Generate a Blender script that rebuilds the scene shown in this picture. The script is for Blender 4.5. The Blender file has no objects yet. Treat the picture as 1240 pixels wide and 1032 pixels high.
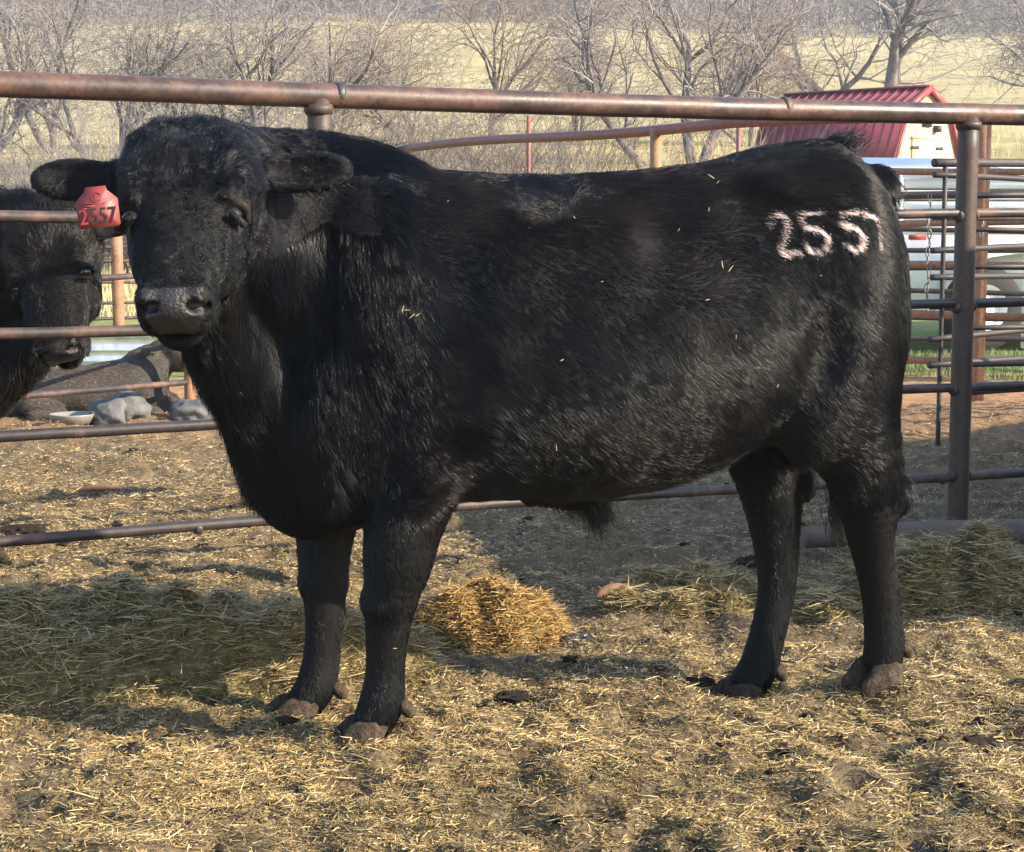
import bpy, math, random
import numpy as np
from mathutils import Vector, Matrix

# ---------------------------------------------------------------- camera, sky, sun, exposure
scene = bpy.context.scene
F_PX, W_PX, H_PX, CAM_H = 2200.0, 1240.0, 1032.0, 1.1
PITCH = math.atan(251.0 / F_PX)
cam_data = bpy.data.cameras.new("camera")
cam_data.sensor_width = 36.0
cam_data.lens = 36.0 * F_PX / W_PX
cam_data.clip_start, cam_data.clip_end = 0.05, 3000.0
cam = bpy.data.objects.new("camera", cam_data)
scene.collection.objects.link(cam)
cam.location = (0, 0, CAM_H)
cam.rotation_euler = (math.pi / 2 - PITCH, 0, 0)
scene.camera = cam

SUN_EL, SUN_AZ = math.radians(27), math.radians(68)      # azimuth measured from behind the camera towards the right
TO_SUN = Vector((math.sin(SUN_AZ) * math.cos(SUN_EL), -math.cos(SUN_AZ) * math.cos(SUN_EL), math.sin(SUN_EL)))
world = bpy.data.worlds.new("World")
scene.world = world
world.use_nodes = True
wn = world.node_tree
sky = wn.nodes.new("ShaderNodeTexSky")
sky.sky_type = 'NISHITA'
sky.sun_disc = False
sky.sun_elevation = SUN_EL
sky.sun_rotation = math.atan2(TO_SUN.x, TO_SUN.y)
sky.air_density, sky.dust_density, sky.ozone_density = 1.0, .7, 1.4
wn.nodes["Background"].inputs["Strength"].default_value = 0.15
wn.links.new(sky.outputs[0], wn.nodes["Background"].inputs["Color"])
sun_data = bpy.data.lights.new("sun", 'SUN')
sun_data.energy, sun_data.angle, sun_data.color = 5.0, math.radians(0.53), (1.0, 0.87, 0.68)
sun = bpy.data.objects.new("sun", sun_data)
scene.collection.objects.link(sun)
sun.rotation_euler = TO_SUN.to_track_quat('Z', 'Y').to_euler()
sun.location = (20, -8, 15)
scene.view_settings.view_transform = 'Standard'
scene.view_settings.look = 'None'
scene.view_settings.exposure = 1.5
scene.view_settings.gamma = 1.0
scene.render.engine = 'CYCLES'
scene.cycles.max_bounces = 6
scene.cycles.transparent_max_bounces = 8
try:
    scene.cycles_curves.shape = 'RIBBONS'
except Exception:
    pass

COL = scene.collection
rng = np.random.default_rng(2557)
random.seed(2557)

# ---------------------------------------------------------------- helpers
def link(o, parent=None):
    COL.objects.link(o)
    if parent is not None:
        o.parent = parent
    return o

def tag(o, label=None, cat=None, group=None, kind=None):
    if label: o["label"] = label
    if cat: o["category"] = cat
    if group: o["group"] = group
    if kind: o["kind"] = kind
    return o

def empty(name, loc=(0, 0, 0), rz=0.0):
    o = bpy.data.objects.new(name, None)
    o.empty_display_size = 0.1
    o.location = loc
    o.rotation_euler = (0, 0, rz)
    return link(o)

def np_mesh(name, verts, faces, mat=None, smooth=True, cols=None, parent=None, mats=None, midx=None):
    """faces: (n,k) int array with k = 3 or 4, or list of such arrays"""
    verts = np.asarray(verts, np.float32)
    if not isinstance(faces, list):
        faces = [faces]
    faces = [np.asarray(f, np.int32) for f in faces if len(f)]
    me = bpy.data.meshes.new(name)
    nl = sum(f.size for f in faces)
    npol = sum(len(f) for f in faces)
    me.vertices.add(len(verts)); me.loops.add(nl); me.polygons.add(npol)
    me.vertices.foreach_set("co", verts.ravel())
    me.loops.foreach_set("vertex_index", np.concatenate([f.ravel() for f in faces]))
    tot = np.concatenate([np.full(len(f), f.shape[1], np.int32) for f in faces])
    start = np.concatenate([[0], np.cumsum(tot)[:-1]]).astype(np.int32)
    me.polygons.foreach_set("loop_start", start)
    me.polygons.foreach_set("loop_total", tot)
    if smooth:
        me.polygons.foreach_set("use_smooth", np.ones(npol, bool))
    if mats:
        for m in mats: me.materials.append(m)
        if midx is not None: me.polygons.foreach_set("material_index", np.asarray(midx, np.int32))
    elif mat:
        me.materials.append(mat)
    if cols is not None:
        a = me.color_attributes.new("col", 'FLOAT_COLOR', 'POINT')
        c = np.ones((len(verts), 4), np.float32); c[:, :3] = cols
        a.data.foreach_set("color", c.ravel())
    me.update()
    o = bpy.data.objects.new(name, me)
    return link(o, parent)

def hash3(i, j, k, seed):
    h = (i.astype(np.int64) * 374761393 + j.astype(np.int64) * 668265263 + k.astype(np.int64) * 2147483647 + seed * 1274126177) & 0xFFFFFFFF
    h = ((h ^ (h >> 13)) * 1274126177) & 0xFFFFFFFF
    h = ((h ^ (h >> 16)) * 2246822519) & 0xFFFFFFFF
    return ((h ^ (h >> 15)) & 0xFFFFFF).astype(np.float32) / float(0xFFFFFF)

def vnoise(p, scale=1.0, seed=0):
    """value noise in -1..1 at points p (n,3)"""
    q = np.asarray(p, np.float32) / scale
    i = np.floor(q).astype(np.int64); f = q - i
    f = f * f * (3 - 2 * f)
    r = 0
    for a in (0, 1):
        for b in (0, 1):
            for c in (0, 1):
                w = (f[..., 0] if a else 1 - f[..., 0]) * (f[..., 1] if b else 1 - f[..., 1]) * (f[..., 2] if c else 1 - f[..., 2])
                r = r + w * hash3(i[..., 0] + a, i[..., 1] + b, i[..., 2] + c, seed)
    return r * 2 - 1

def fbm(p, scale, seed=0, octs=3, gain=0.5):
    r, a, s = 0, 1.0, scale
    for o in range(octs):
        r = r + a * vnoise(p, s, seed + 17 * o); a *= gain; s *= 0.5
    return r

def sstep(a, b, x):
    t = np.clip((x - a) / (b - a), 0, 1)
    return t * t * (3 - 2 * t)

def unit(v):
    return v / np.maximum(np.linalg.norm(v, axis=-1, keepdims=True), 1e-9)

# ---------------------------------------------------------------- node material helpers
def new_mat(name):
    m = bpy.data.materials.new(name)
    m.use_nodes = True
    return m, m.node_tree, m.node_tree.nodes["Principled BSDF"]

def nd(nt, typ, **kw):
    n = nt.nodes.new(typ)
    for k, v in kw.items():
        setattr(n, k, v)
    return n

def noise_node(nt, scale, detail=4, rough=0.55, coord="Object", dist=0.0):
    tc = nd(nt, "ShaderNodeTexCoord")
    n = nd(nt, "ShaderNodeTexNoise")
    n.inputs["Scale"].default_value = scale
    n.inputs["Detail"].default_value = detail
    n.inputs["Roughness"].default_value = rough
    n.inputs["Distortion"].default_value = dist
    nt.links.new(tc.outputs[coord], n.inputs["Vector"])
    return n

def ramp(nt, src, stops):
    r = nd(nt, "ShaderNodeValToRGB")
    el = r.color_ramp.elements
    while len(el) < len(stops): el.new(0.5)
    for e, (p, c) in zip(el, stops):
        e.position = p
        e.color = (*c, 1) if len(c) == 3 else c
    nt.links.new(src, r.inputs["Fac"])
    return r

def bump(nt, bsdf, src, strength=0.3, dist=0.01):
    b = nd(nt, "ShaderNodeBump")
    b.inputs["Strength"].default_value = strength
    b.inputs["Distance"].default_value = dist
    nt.links.new(src, b.inputs["Height"])
    nt.links.new(b.outputs[0], bsdf.inputs["Normal"])

def noise_mat(name, stops, scale=8, detail=5, rough=0.7, bump_s=0.3, bump_d=0.01, spec=0.3, metal=0.0, coord="Object", scale2=None, rough_n=0.6):
    m, nt, b = new_mat(name)
    n = noise_node(nt, scale, detail, rough_n, coord)
    r = ramp(nt, n.outputs["Fac"], stops)
    nt.links.new(r.outputs[0], b.inputs["Base Color"])
    b.inputs["Roughness"].default_value = rough
    b.inputs["Specular IOR Level"].default_value = spec
    b.inputs["Metallic"].default_value = metal
    if bump_s:
        n2 = noise_node(nt, scale2 or scale * 4, 4, 0.6, coord)
        bump(nt, b, n2.outputs["Fac"], bump_s, bump_d)
    return m

def attr_mat(name, rough=0.6, spec=0.3, mul_noise=None, translucent=0.0, bump_s=0.0, bump_scale=60, bump_d=0.01):
    """colour from the 'col' attribute, optionally varied by noise"""
    m, nt, b = new_mat(name)
    a = nd(nt, "ShaderNodeAttribute", attribute_name="col")
    src = a.outputs["Color"]
    if mul_noise:
        n = noise_node(nt, mul_noise[0], 5, 0.65)
        r = ramp(nt, n.outputs["Fac"], [(0.25, (mul_noise[1],) * 3), (0.75, (mul_noise[2],) * 3)])
        mx = nd(nt, "ShaderNodeMix", data_type='RGBA', blend_type='MULTIPLY')
        mx.inputs["Factor"].default_value = 1.0
        nt.links.new(src, mx.inputs["A"]); nt.links.new(r.outputs[0], mx.inputs["B"])
        src = mx.outputs["Result"]
    nt.links.new(src, b.inputs["Base Color"])
    b.inputs["Roughness"].default_value = rough
    b.inputs["Specular IOR Level"].default_value = spec
    if bump_s:
        bump(nt, b, noise_node(nt, bump_scale, 4).outputs["Fac"], bump_s, bump_d)
    return m
# ---------------------------------------------------------------- animals: smooth solids blended on a grid, one continuous skin
class Field:
    def __init__(self, lo, hi, h):
        self.lo = np.array(lo, np.float32); self.h = h
        self.n = np.ceil((np.array(hi) - self.lo) / h).astype(int) + 1
        self.ax = [self.lo[i] + h * np.arange(self.n[i], dtype=np.float32) for i in range(3)]
        self.d = np.full(self.n, 0.25, np.float32)
    def box(self, lo, hi, pad):
        s = []
        for i in range(3):
            a = int(max(0, math.floor((lo[i] - pad - self.lo[i]) / self.h)))
            b = int(min(self.n[i], math.ceil((hi[i] + pad - self.lo[i]) / self.h) + 1))
            s.append(slice(a, max(a, b)))
        return tuple(s)
    def grid(self, s):
        return np.meshgrid(self.ax[0][s[0]], self.ax[1][s[1]], self.ax[2][s[2]], indexing='ij', sparse=True)
    def union(self, s, d, k):
        a = self.d[s]
        hh = np.maximum(k - np.abs(a - d), 0) / k
        self.d[s] = np.minimum(a, d) - hh * hh * hh * k * (1 / 6.0)
    def cut(self, s, d, k):
        a = self.d[s]; d = -d
        hh = np.maximum(k - np.abs(a - d), 0) / k
        self.d[s] = np.maximum(a, d) + hh * hh * hh * k * (1 / 6.0)
    def ell(self, c, r, k=0.05, rot=None, cut=False):
        """ellipsoid; rot rows are its axes"""
        c = np.array(c, np.float32); r = np.array(r, np.float32)
        R = np.eye(3, dtype=np.float32) if rot is None else np.array(rot, np.float32)
        e = np.sqrt(((R * r[:, None]) ** 2).sum(0))
        s = self.box(c - e, c + e, k + 0.03)
        x, y, z = self.grid(s)
        q = [R[i, 0] * (x - c[0]) + R[i, 1] * (y - c[1]) + R[i, 2] * (z - c[2]) for i in range(3)]
        k0 = np.sqrt((q[0] / r[0]) ** 2 + (q[1] / r[1]) ** 2 + (q[2] / r[2]) ** 2)
        k1 = np.sqrt((q[0] / r[0] ** 2) ** 2 + (q[1] / r[1] ** 2) ** 2 + (q[2] / r[2] ** 2) ** 2)
        d = k0 * (k0 - 1) / np.maximum(k1, 1e-6)
        (self.cut if cut else self.union)(s, d, k)
    def cone(self, a, b, ra, rb, k=0.04, cut=False):
        a = np.array(a, np.float32); b = np.array(b, np.float32)
        rm = max(ra, rb)
        s = self.box(np.minimum(a, b) - rm, np.maximum(a, b) + rm, k + 0.03)
        x, y, z = self.grid(s)
        ab = b - a; L = float((ab * ab).sum())
        t = np.clip(((x - a[0]) * ab[0] + (y - a[1]) * ab[1] + (z - a[2]) * ab[2]) / max(L, 1e-9), 0, 1)
        d = np.sqrt((x - a[0] - t * ab[0]) ** 2 + (y - a[1] - t * ab[1]) ** 2 + (z - a[2] - t * ab[2]) ** 2) - (ra + (rb - ra) * t)
        (self.cut if cut else self.union)(s, d, k)
    def chain(self, pts, k=0.03):
        """pts: (x,y,z,r)"""
        A = np.array(pts, np.float32); rm = A[:, 3].max()
        s = self.box(A[:, :3].min(0) - rm, A[:, :3].max(0) + rm, k + 0.03)
        x, y, z = self.grid(s); best = None
        # finely resampled radii so that the tube swells and narrows without rings
        t0 = np.arange(len(A)); tf = np.linspace(0, len(A) - 1, 4 * (len(A) - 1) + 1)
        B = np.stack([np.interp(tf, t0, A[:, i]) for i in range(4)], 1)
        ker = np.array([1, 2, 3, 2, 1.]) / 9; Bp_ = np.pad(B, ((2, 2), (0, 0)), mode='edge')
        B = np.stack([np.convolve(Bp_[:, i], ker, 'valid') for i in range(4)], 1).astype(np.float32)
        for p, q in zip(B[:-1], B[1:]):
            ab = q[:3] - p[:3]; L = max(float((ab * ab).sum()), 1e-9)
            t = np.clip(((x - p[0]) * ab[0] + (y - p[1]) * ab[1] + (z - p[2]) * ab[2]) / L, 0, 1)
            d = np.sqrt((x - p[0] - t * ab[0]) ** 2 + (y - p[1] - t * ab[1]) ** 2 + (z - p[2] - t * ab[2]) ** 2) - (p[3] + (q[3] - p[3]) * t)
            best = d if best is None else np.minimum(best, d)
        self.union(s, best, k)
    def loft(self, origin, axes, secs, p=2.3, egg=0.0, k=0.05, ends=0.03):
        """secs rows: s, top, bottom, half width along axes[0]; axes[1] lateral, axes[2] up"""
        secs = np.array(secs, np.float32)
        o = np.array(origin, np.float32); A = np.array(axes, np.float32)
        cor = []
        for s_, t_, b_, w_ in secs:
            for zz in (t_, b_):
                for ww in (-w_, w_):
                    cor.append(o + A[0] * s_ + A[1] * ww + A[2] * zz)
        cor = np.array(cor)
        s = self.box(cor.min(0), cor.max(0), k + 0.06)
        x, y, z = self.grid(s)
        q = [A[i, 0] * (x - o[0]) + A[i, 1] * (y - o[1]) + A[i, 2] * (z - o[2]) for i in range(3)]
        q = np.broadcast_arrays(*q)
        # smooth interpolation of the sections
        si = secs[:, 0]
        fine = np.linspace(si[0], si[-1], 160)
        prof = []
        for c in (1, 2, 3):
            y0 = np.interp(fine, si, secs[:, c])
            ker = np.hanning(13); ker /= ker.sum()
            yp = np.pad(y0, 6, mode='edge'); prof.append(np.convolve(yp, ker, 'valid'))
        top = np.interp(q[0], fine, prof[0]); bot = np.interp(q[0], fine, prof[1]); w = np.interp(q[0], fine, prof[2])
        hh = (top - bot) / 2; c = (top + bot) / 2
        t = (q[2] - c) / hh
        ww = w * (1 - egg * np.clip(t, -1.2, 1.2))
        r = (np.abs(q[1] / ww) ** p + np.abs(t) ** p) ** (1.0 / p)
        d = ((r - 1) * np.minimum(hh, ww)).astype(np.float32)
        d = np.maximum(d, np.maximum(si[0] - q[0], q[0] - si[-1]) + 0.0)
        self.union(s, d, k)
    def nets(self):
        d = self.d
        ins = d < 0
        n = d.shape
        cnt = np.zeros([m - 1 for m in n], np.int8)
        for a in (0, 1):
            for b in (0, 1):
                for c in (0, 1):
                    cnt += ins[a:n[0] - 1 + a, b:n[1] - 1 + b, c:n[2] - 1 + c]
        cells = np.argwhere((cnt > 0) & (cnt < 8))
        idx = np.full(cnt.shape, -1, np.int32)
        idx[tuple(cells.T)] = np.arange(len(cells))
        acc = np.zeros((len(cells), 3), np.float32); m = np.zeros(len(cells), np.float32)
        cor = [(0, 0, 0), (1, 0, 0), (0, 1, 0), (0, 0, 1), (1, 1, 0), (1, 0, 1), (0, 1, 1), (1, 1, 1)]
        val = {c: d[cells[:, 0] + c[0], cells[:, 1] + c[1], cells[:, 2] + c[2]] for c in cor}
        for c0 in cor:
            for ax in range(3):
                if c0[ax]: continue
                c1 = list(c0); c1[ax] = 1; c1 = tuple(c1)
                v0, v1 = val[c0], val[c1]
                cr = (v0 < 0) != (v1 < 0)
                t = np.where(cr, v0 / np.where(cr, v0 - v1, 1), 0)
                pt = np.tile(np.array(c0, np.float32), (len(cells), 1)); pt[:, ax] += t
                acc += pt * cr[:, None]; m += cr
        V = (cells + acc / m[:, None]) * self.h + self.lo
        quads = []
        for ax in range(3):
            o1, o2 = [(1, 2), (2, 0), (0, 1)][ax]
            sl0 = [slice(None)] * 3; sl1 = [slice(None)] * 3
            sl0[ax] = slice(0, -1); sl1[ax] = slice(1, None)
            A = ins[tuple(sl0)]; B = ins[tuple(sl1)]
            e = np.argwhere(A != B)
            e = e[(e[:, o1] > 0) & (e[:, o2] > 0) & (e[:, o1] < n[o1] - 1) & (e[:, o2] < n[o2] - 1)]
            flip = A[tuple(e.T)]
            def at(d1, d2):
                q = e.copy(); q[:, o1] -= d1; q[:, o2] -= d2
                return idx[tuple(q.T)]
            Q = np.stack([at(0, 0), at(1, 0), at(1, 1), at(0, 1)], 1)
            Q[~flip] = Q[~flip][:, ::-1]
            quads.append(Q)
        Q = np.concatenate(quads)
        Q = Q[(Q >= 0).all(1)]
        # normals from the field
        P = (V - self.lo) / self.h
        i = np.clip(np.round(P).astype(int), 1, np.array(n) - 2)
        N = np.stack([d[i[:, 0] + 1, i[:, 1], i[:, 2]] - d[i[:, 0] - 1, i[:, 1], i[:, 2]],
                      d[i[:, 0], i[:, 1] + 1, i[:, 2]] - d[i[:, 0], i[:, 1] - 1, i[:, 2]],
                      d[i[:, 0], i[:, 1], i[:, 2] + 1] - d[i[:, 0], i[:, 1], i[:, 2] - 1]], 1)
        return V, Q, unit(N)

def head_frame(poll, nose_dir, left_hint):
    N = np.array(nose_dir, float); N /= np.linalg.norm(N)
    L = np.array(left_hint, float); L -= N * (L @ N); L /= np.linalg.norm(L)
    D = np.cross(N, L)            # out of the forehead
    return dict(o=np.array(poll, float), N=N, L=L, D=D)

def hp(hf, a, b, c):
    return hf['o'] + hf['N'] * a + hf['L'] * b + hf['D'] * c

def add_head(fl, hf, s=1.0, ear_up=0.0):
    N, L, D = hf['N'], hf['L'], hf['D']
    P = lambda a, b, c: hp(hf, a * s, b * s, c * s)
    secs = [(-.045, -.045, -.075, .04), (-.03, -.005, -.11, .075), (0, .028, -.14, .108), (.05, .048, -.17, .128), (.11, .056, -.19, .131), (.17, .054, -.20, .119),
            (.22, .047, -.19, .105), (.28, .040, -.165, .087), (.34, .037, -.13, .074), (.385, .036, -.108, .069), (.41, .030, -.10, .068)]
    fl.loft(hf['o'], [N, L, D], [[q * s for q in r] for r in secs], p=2.5, egg=-.04, k=.02)
    R3 = np.array([N, L, D])
    fl.ell(P(.420, 0, -.016), np.array((.050, .068, .056)) * s, .03, R3)             # muzzle
    fl.ell(P(.425, 0, .004), np.array((.045, .058, .036)) * s, .02, R3)
    for b in (-1, 1):
        fl.ell(P(.160, .088 * b, .020), np.array((.050, .030, .028)) * s, .03, R3)   # brow
        fl.ell(P(.22, .070 * b, -.09), np.array((.09, .040, .085)) * s, .04, R3)     # cheek
        fl.ell(P(.285, .074 * b, -.02), np.array((.07, .018, .028)) * s, .03, R3)    # cheek bone
        fl.ell(P(.428, .047 * b, .008), np.array((.032, .023, .034)) * s, .02, R3)   # nostril wing
        fl.ell(P(.415, .040 * b, -.045), np.array((.045, .034, .034)) * s, .025, R3) # upper lip
    fl.ell(P(.405, -.004, -.090), np.array((.056, .048, .034)) * s, .012, R3)        # chin
    fl.ell(P(.455, 0, -.070), np.array((.04, .068, .0055)) * s, .006, R3, cut=True)  # mouth
    fl.ell(P(.475, 0, -.036), np.array((.012, .004, .022)) * s, .008, R3, cut=True)  # philtrum
    for b in (-1, 1):
        E0 = P(.212, .121 * b, -.004)
        fl.ell(E0, np.array((.024, .020, .026)) * s, .012, R3, cut=True)             # eye socket
        fl.cone(P(.199, .085 * b, .037), P(.2025, .117 * b, .010), .0105 * s, .0105 * s, .010)    # upper lid
        fl.cone(P(.2025, .117 * b, .010), P(.204, .119 * b, -.028), .0105 * s, .009 * s, .010)
        fl.cone(P(.238, .097 * b, .026), P(.236, .116 * b, -.006), .0075 * s, .008 * s, .008)   # lower lid
        fl.cone(P(.226, .098 * b, .034), P(.262, .074 * b, .046), .005 * s, .003 * s, .006, cut=True)
        A3 = np.array([unit(N * .8 + L * b * .25 + D * .5), unit(L * b * .9 + D * -.5 - N * .1), [0, 0, 0]])
        A3[1] = unit(A3[1] - A3[0] * (A3[0] @ A3[1])); A3[2] = np.cross(A3[0], A3[1])
        fl.ell(P(.457, .040 * b, .020), np.array((.026, .017, .012)) * s, .005, A3, cut=True)  # nostril
        fl.ell(P(.448, .056 * b, .008), np.array((.020, .010, .012)) * s, .005, R3, cut=True)
    # ears: a cupped leaf out to each side
    for b in (-1, 1):
        base = P(.062, .108 * b, -.055)
        out = unit(L * b * .985 + np.array((0, 0, .12 + ear_up)) - D * .10 + N * 0.02)
        fr = D * .80 + N * .25 + np.array((0, 0, -.10)); fr = unit(fr - out * (fr @ out))
        vv = np.cross(out, fr)
        A3 = np.array([out, vv, fr])
        fl.cone(base - out * .03 * s, base + out * .05 * s, .032 * s, .034 * s, .02)
        fl.ell(base + out * .114 * s, np.array((.094, .042, .019)) * s, .018, A3)
        fl.ell(base + out * .140 * s, np.array((.066, .036, .020)) * s, .015, A3)
        fl.ell(base + out * .115 * s + fr * .024 * s, np.array((.076, .033, .028)) * s, .008, A3, cut=True)

def build_animal(name, feet, head, lean=0.0, h=0.006, male=True, neck_low=None):
    """standing beef animal in its own frame: x forward, y left, z up"""
    fl = Field((-.95, -.48, -.08), (1.30, .72, 1.45), h)
    T = [(-.675, 1.13, .86, .12), (-.645, 1.21, .76, .18), (-.605, 1.258, .68, .235), (-.55, 1.277, .63, .27), (-.45, 1.264, .605, .295), (-.30, 1.225, .545, .325), (-.15, 1.205, .495, .35),
         (0, 1.192, .475, .36), (.15, 1.187, .485, .36), (.30, 1.20, .485, .345), (.42, 1.215, .46, .31), (.52, 1.225, .43, .27), (.60, 1.20, .425, .235), (.67, 1.15, .48, .19), (.72, 1.06, .57, .13), (.75, .98, .68, .09)]
    fl.loft((0, 0, 0), np.eye(3), T, p=2.35, egg=.10, k=.03)
    # haunches, hips, shoulders
    for s in (1, -1):
        fu = .0 if s > 0 else .06
        fl.ell((-.52 + fu, .165 * s, .90), (.18, .145, .33), .07)
        fl.ell((-.565, .125 * s, .83), (.125, .135, .29), .05)
        fl.ell((-.49 + fu, .185 * s, .72), (.115, .10, .16), .06)
        fl.ell((-.40, .17 * s, 1.165), (.09, .07, .04), .08)
        fl.ell((-.65, .075 * s, 1.17), (.06, .05, .05), .06)
        fl.ell((.44, .185 * s, .90), (.16, .12, .29), .07, [[.95, 0, -.3], [0, 1, 0], [.3, 0, .95]])
        fl.ell((.37, .22 * s, .72), (.13, .10, .15), .05)
        fl.ell((.57, .14 * s, .74), (.10, .11, .14), .06)
        fl.ell((.50, .07 * s, 1.17), (.14, .06, .07), .05)
    for s in (1, -1):
        fl.ell((-.455, .335 * s, .83), (.05, .045, .10), .05, cut=True)     # flank hollow
    fl.ell((.60, 0, .555), (.14, .14, .145), .06)                 # brisket
    # neck
    hb = hp(head, .07, 0, -.13); cr = hp(head, .02, 0, -.09); th = hp(head, .19, 0, -.20)
    if neck_low is None: neck_low = (.70, .085, .70)
    S0 = np.array((.50, 0.0, .98)); 
    def lerp(a, b, t): return np.array(a) * (1 - t) + np.array(b) * t
    for t in np.linspace(0, 1, 8):
        c = lerp(S0, hb, t); c[1] -= .05 * math.sin(math.pi * t)
        fl.ell(c, lerp((.20, .20, .27), (.12, .115, .15), t), .07)
    for t in np.linspace(0, 1, 7):
        c = lerp((.50, 0, 1.16), cr, t); c[1] -= .05 * math.sin(math.pi * t); c[2] += .012 * math.sin(math.pi * t)
        fl.ell(c, (.09, .07, .08), .05)
    for t in np.linspace(0, 1, 7):
        c = lerp(th, neck_low, t); c[0] += .02 * math.sin(math.pi * t)
        fl.ell(c, lerp((.065, .05, .085), (.075, .08, .13), t), .06)
    for t in np.linspace(0, 1, 4):
        c = lerp(neck_low, (.64, 0, .53), t)
        fl.ell(c, (.09, .08, .11), .05)
    # legs
    for pts in feet['legs']:
        fl.chain(pts, .05)
    for f_ in feet['pads']:
        fl.ell(f_[0], f_[1], .02)
    # tail
    tl = [(-.595, 0, 1.25, .040), (-.635, 0, 1.20, .032), (-.668, -.01, 1.06, .028), (-.70, -.015, .88, .024), (-.70, -.02, .72, .022), (-.68, -.03, .60, .022), (-.65, -.04, .50, .024), (-.64, -.04, .45, .016)]
    fl.chain(tl, .02)
    if male:
        fl.chain([(.12, 0, .505, .045), (.0, 0, .475, .030), (-.035, 0, .452, .017)], .04)
        fl.ell((-.50, -.03, .60), (.046, .05, .075), .02)
    add_head(fl, head)
    return fl
# ---------------------------------------------------------------- fur
def make_fur(name, parent, P, T, N, length, lift, cols, mat, radius, bend=None, curl=None, npts=5, tip=0.15):
    """strands as hair curves: roots P, lay direction T, normal N"""
    n = len(P)
    s = np.linspace(0, 1, npts, dtype=np.float32)
    pos = np.zeros((n, npts, 3), np.float32)
    for j, sj in enumerate(s):
        up = lift * (sj - .45 * sj * sj)
        off = T * (sj * length)[:, None] + N * (up * length)[:, None]
        if bend is not None:
            off = off + bend * (sj * sj * length)[:, None]
        if curl is not None:
            off = off + curl[0] * (np.sin(sj * 5.0 + curl[2]) * curl[1] * sj * length)[:, None]
        pos[:, j] = P + off - N * (0.002 * (1 - sj))
    cu = bpy.data.hair_curves.new(name)
    cu.add_curves([npts] * n)
    cu.attributes["position"].data.foreach_set("vector", pos.ravel())
    ra = cu.attributes.new("radius", 'FLOAT', 'POINT')
    rr = (np.asarray(radius)[:, None] if np.ndim(radius) else radius) * (1 - (1 - tip) * s[None, :] ** 1.5) * np.ones((n, 1))
    ra.data.foreach_set("value", rr.astype(np.float32).ravel())
    ca = cu.attributes.new("col", 'FLOAT_COLOR', 'CURVE')
    c4 = np.ones((n, 4), np.float32); c4[:, :3] = cols
    ca.data.foreach_set("color", c4.ravel())
    cu.materials.append(mat)
    o = bpy.data.objects.new(name, cu)
    return link(o, parent)

def sample_skin(V, Q, N, n, weight):
    w = weight[Q].mean(1)
    e1 = V[Q[:, 2]] - V[Q[:, 0]]; e2 = V[Q[:, 3]] - V[Q[:, 1]]
    w = w * np.linalg.norm(np.cross(e1, e2), axis=1)
    c = np.cumsum(w); c /= c[-1]
    f = np.searchsorted(c, rng.random(n))
    a, b = rng.random(n, dtype=np.float32)[:, None], rng.random(n, dtype=np.float32)[:, None]
    def mixq(X):
        q = X[Q[f]]
        return (q[:, 0] * (1 - a) + q[:, 1] * a) * (1 - b) + (q[:, 3] * (1 - a) + q[:, 2] * a) * b
    return mixq(V), unit(mixq(N))

def noise_vec(P, scale, seed):
    return np.stack([vnoise(P, scale, seed), vnoise(P, scale, seed + 101), vnoise(P, scale, seed + 202)], 1)

def seg_dist(p, poly):
    """distance of 2-D points to a polyline"""
    d = np.full(len(p), 9.0)
    for a, b in zip(poly[:-1], poly[1:]):
        a = np.array(a); b = np.array(b); ab = b - a
        t = np.clip(((p - a) @ ab) / max(ab @ ab, 1e-9), 0, 1)
        d = np.minimum(d, np.linalg.norm(p - a - t[:, None] * ab, axis=1))
    return d

def head_coords(P, hf):
    q = P - hf['o']
    return q @ hf['N'], q @ hf['L'], q @ hf['D']

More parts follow.
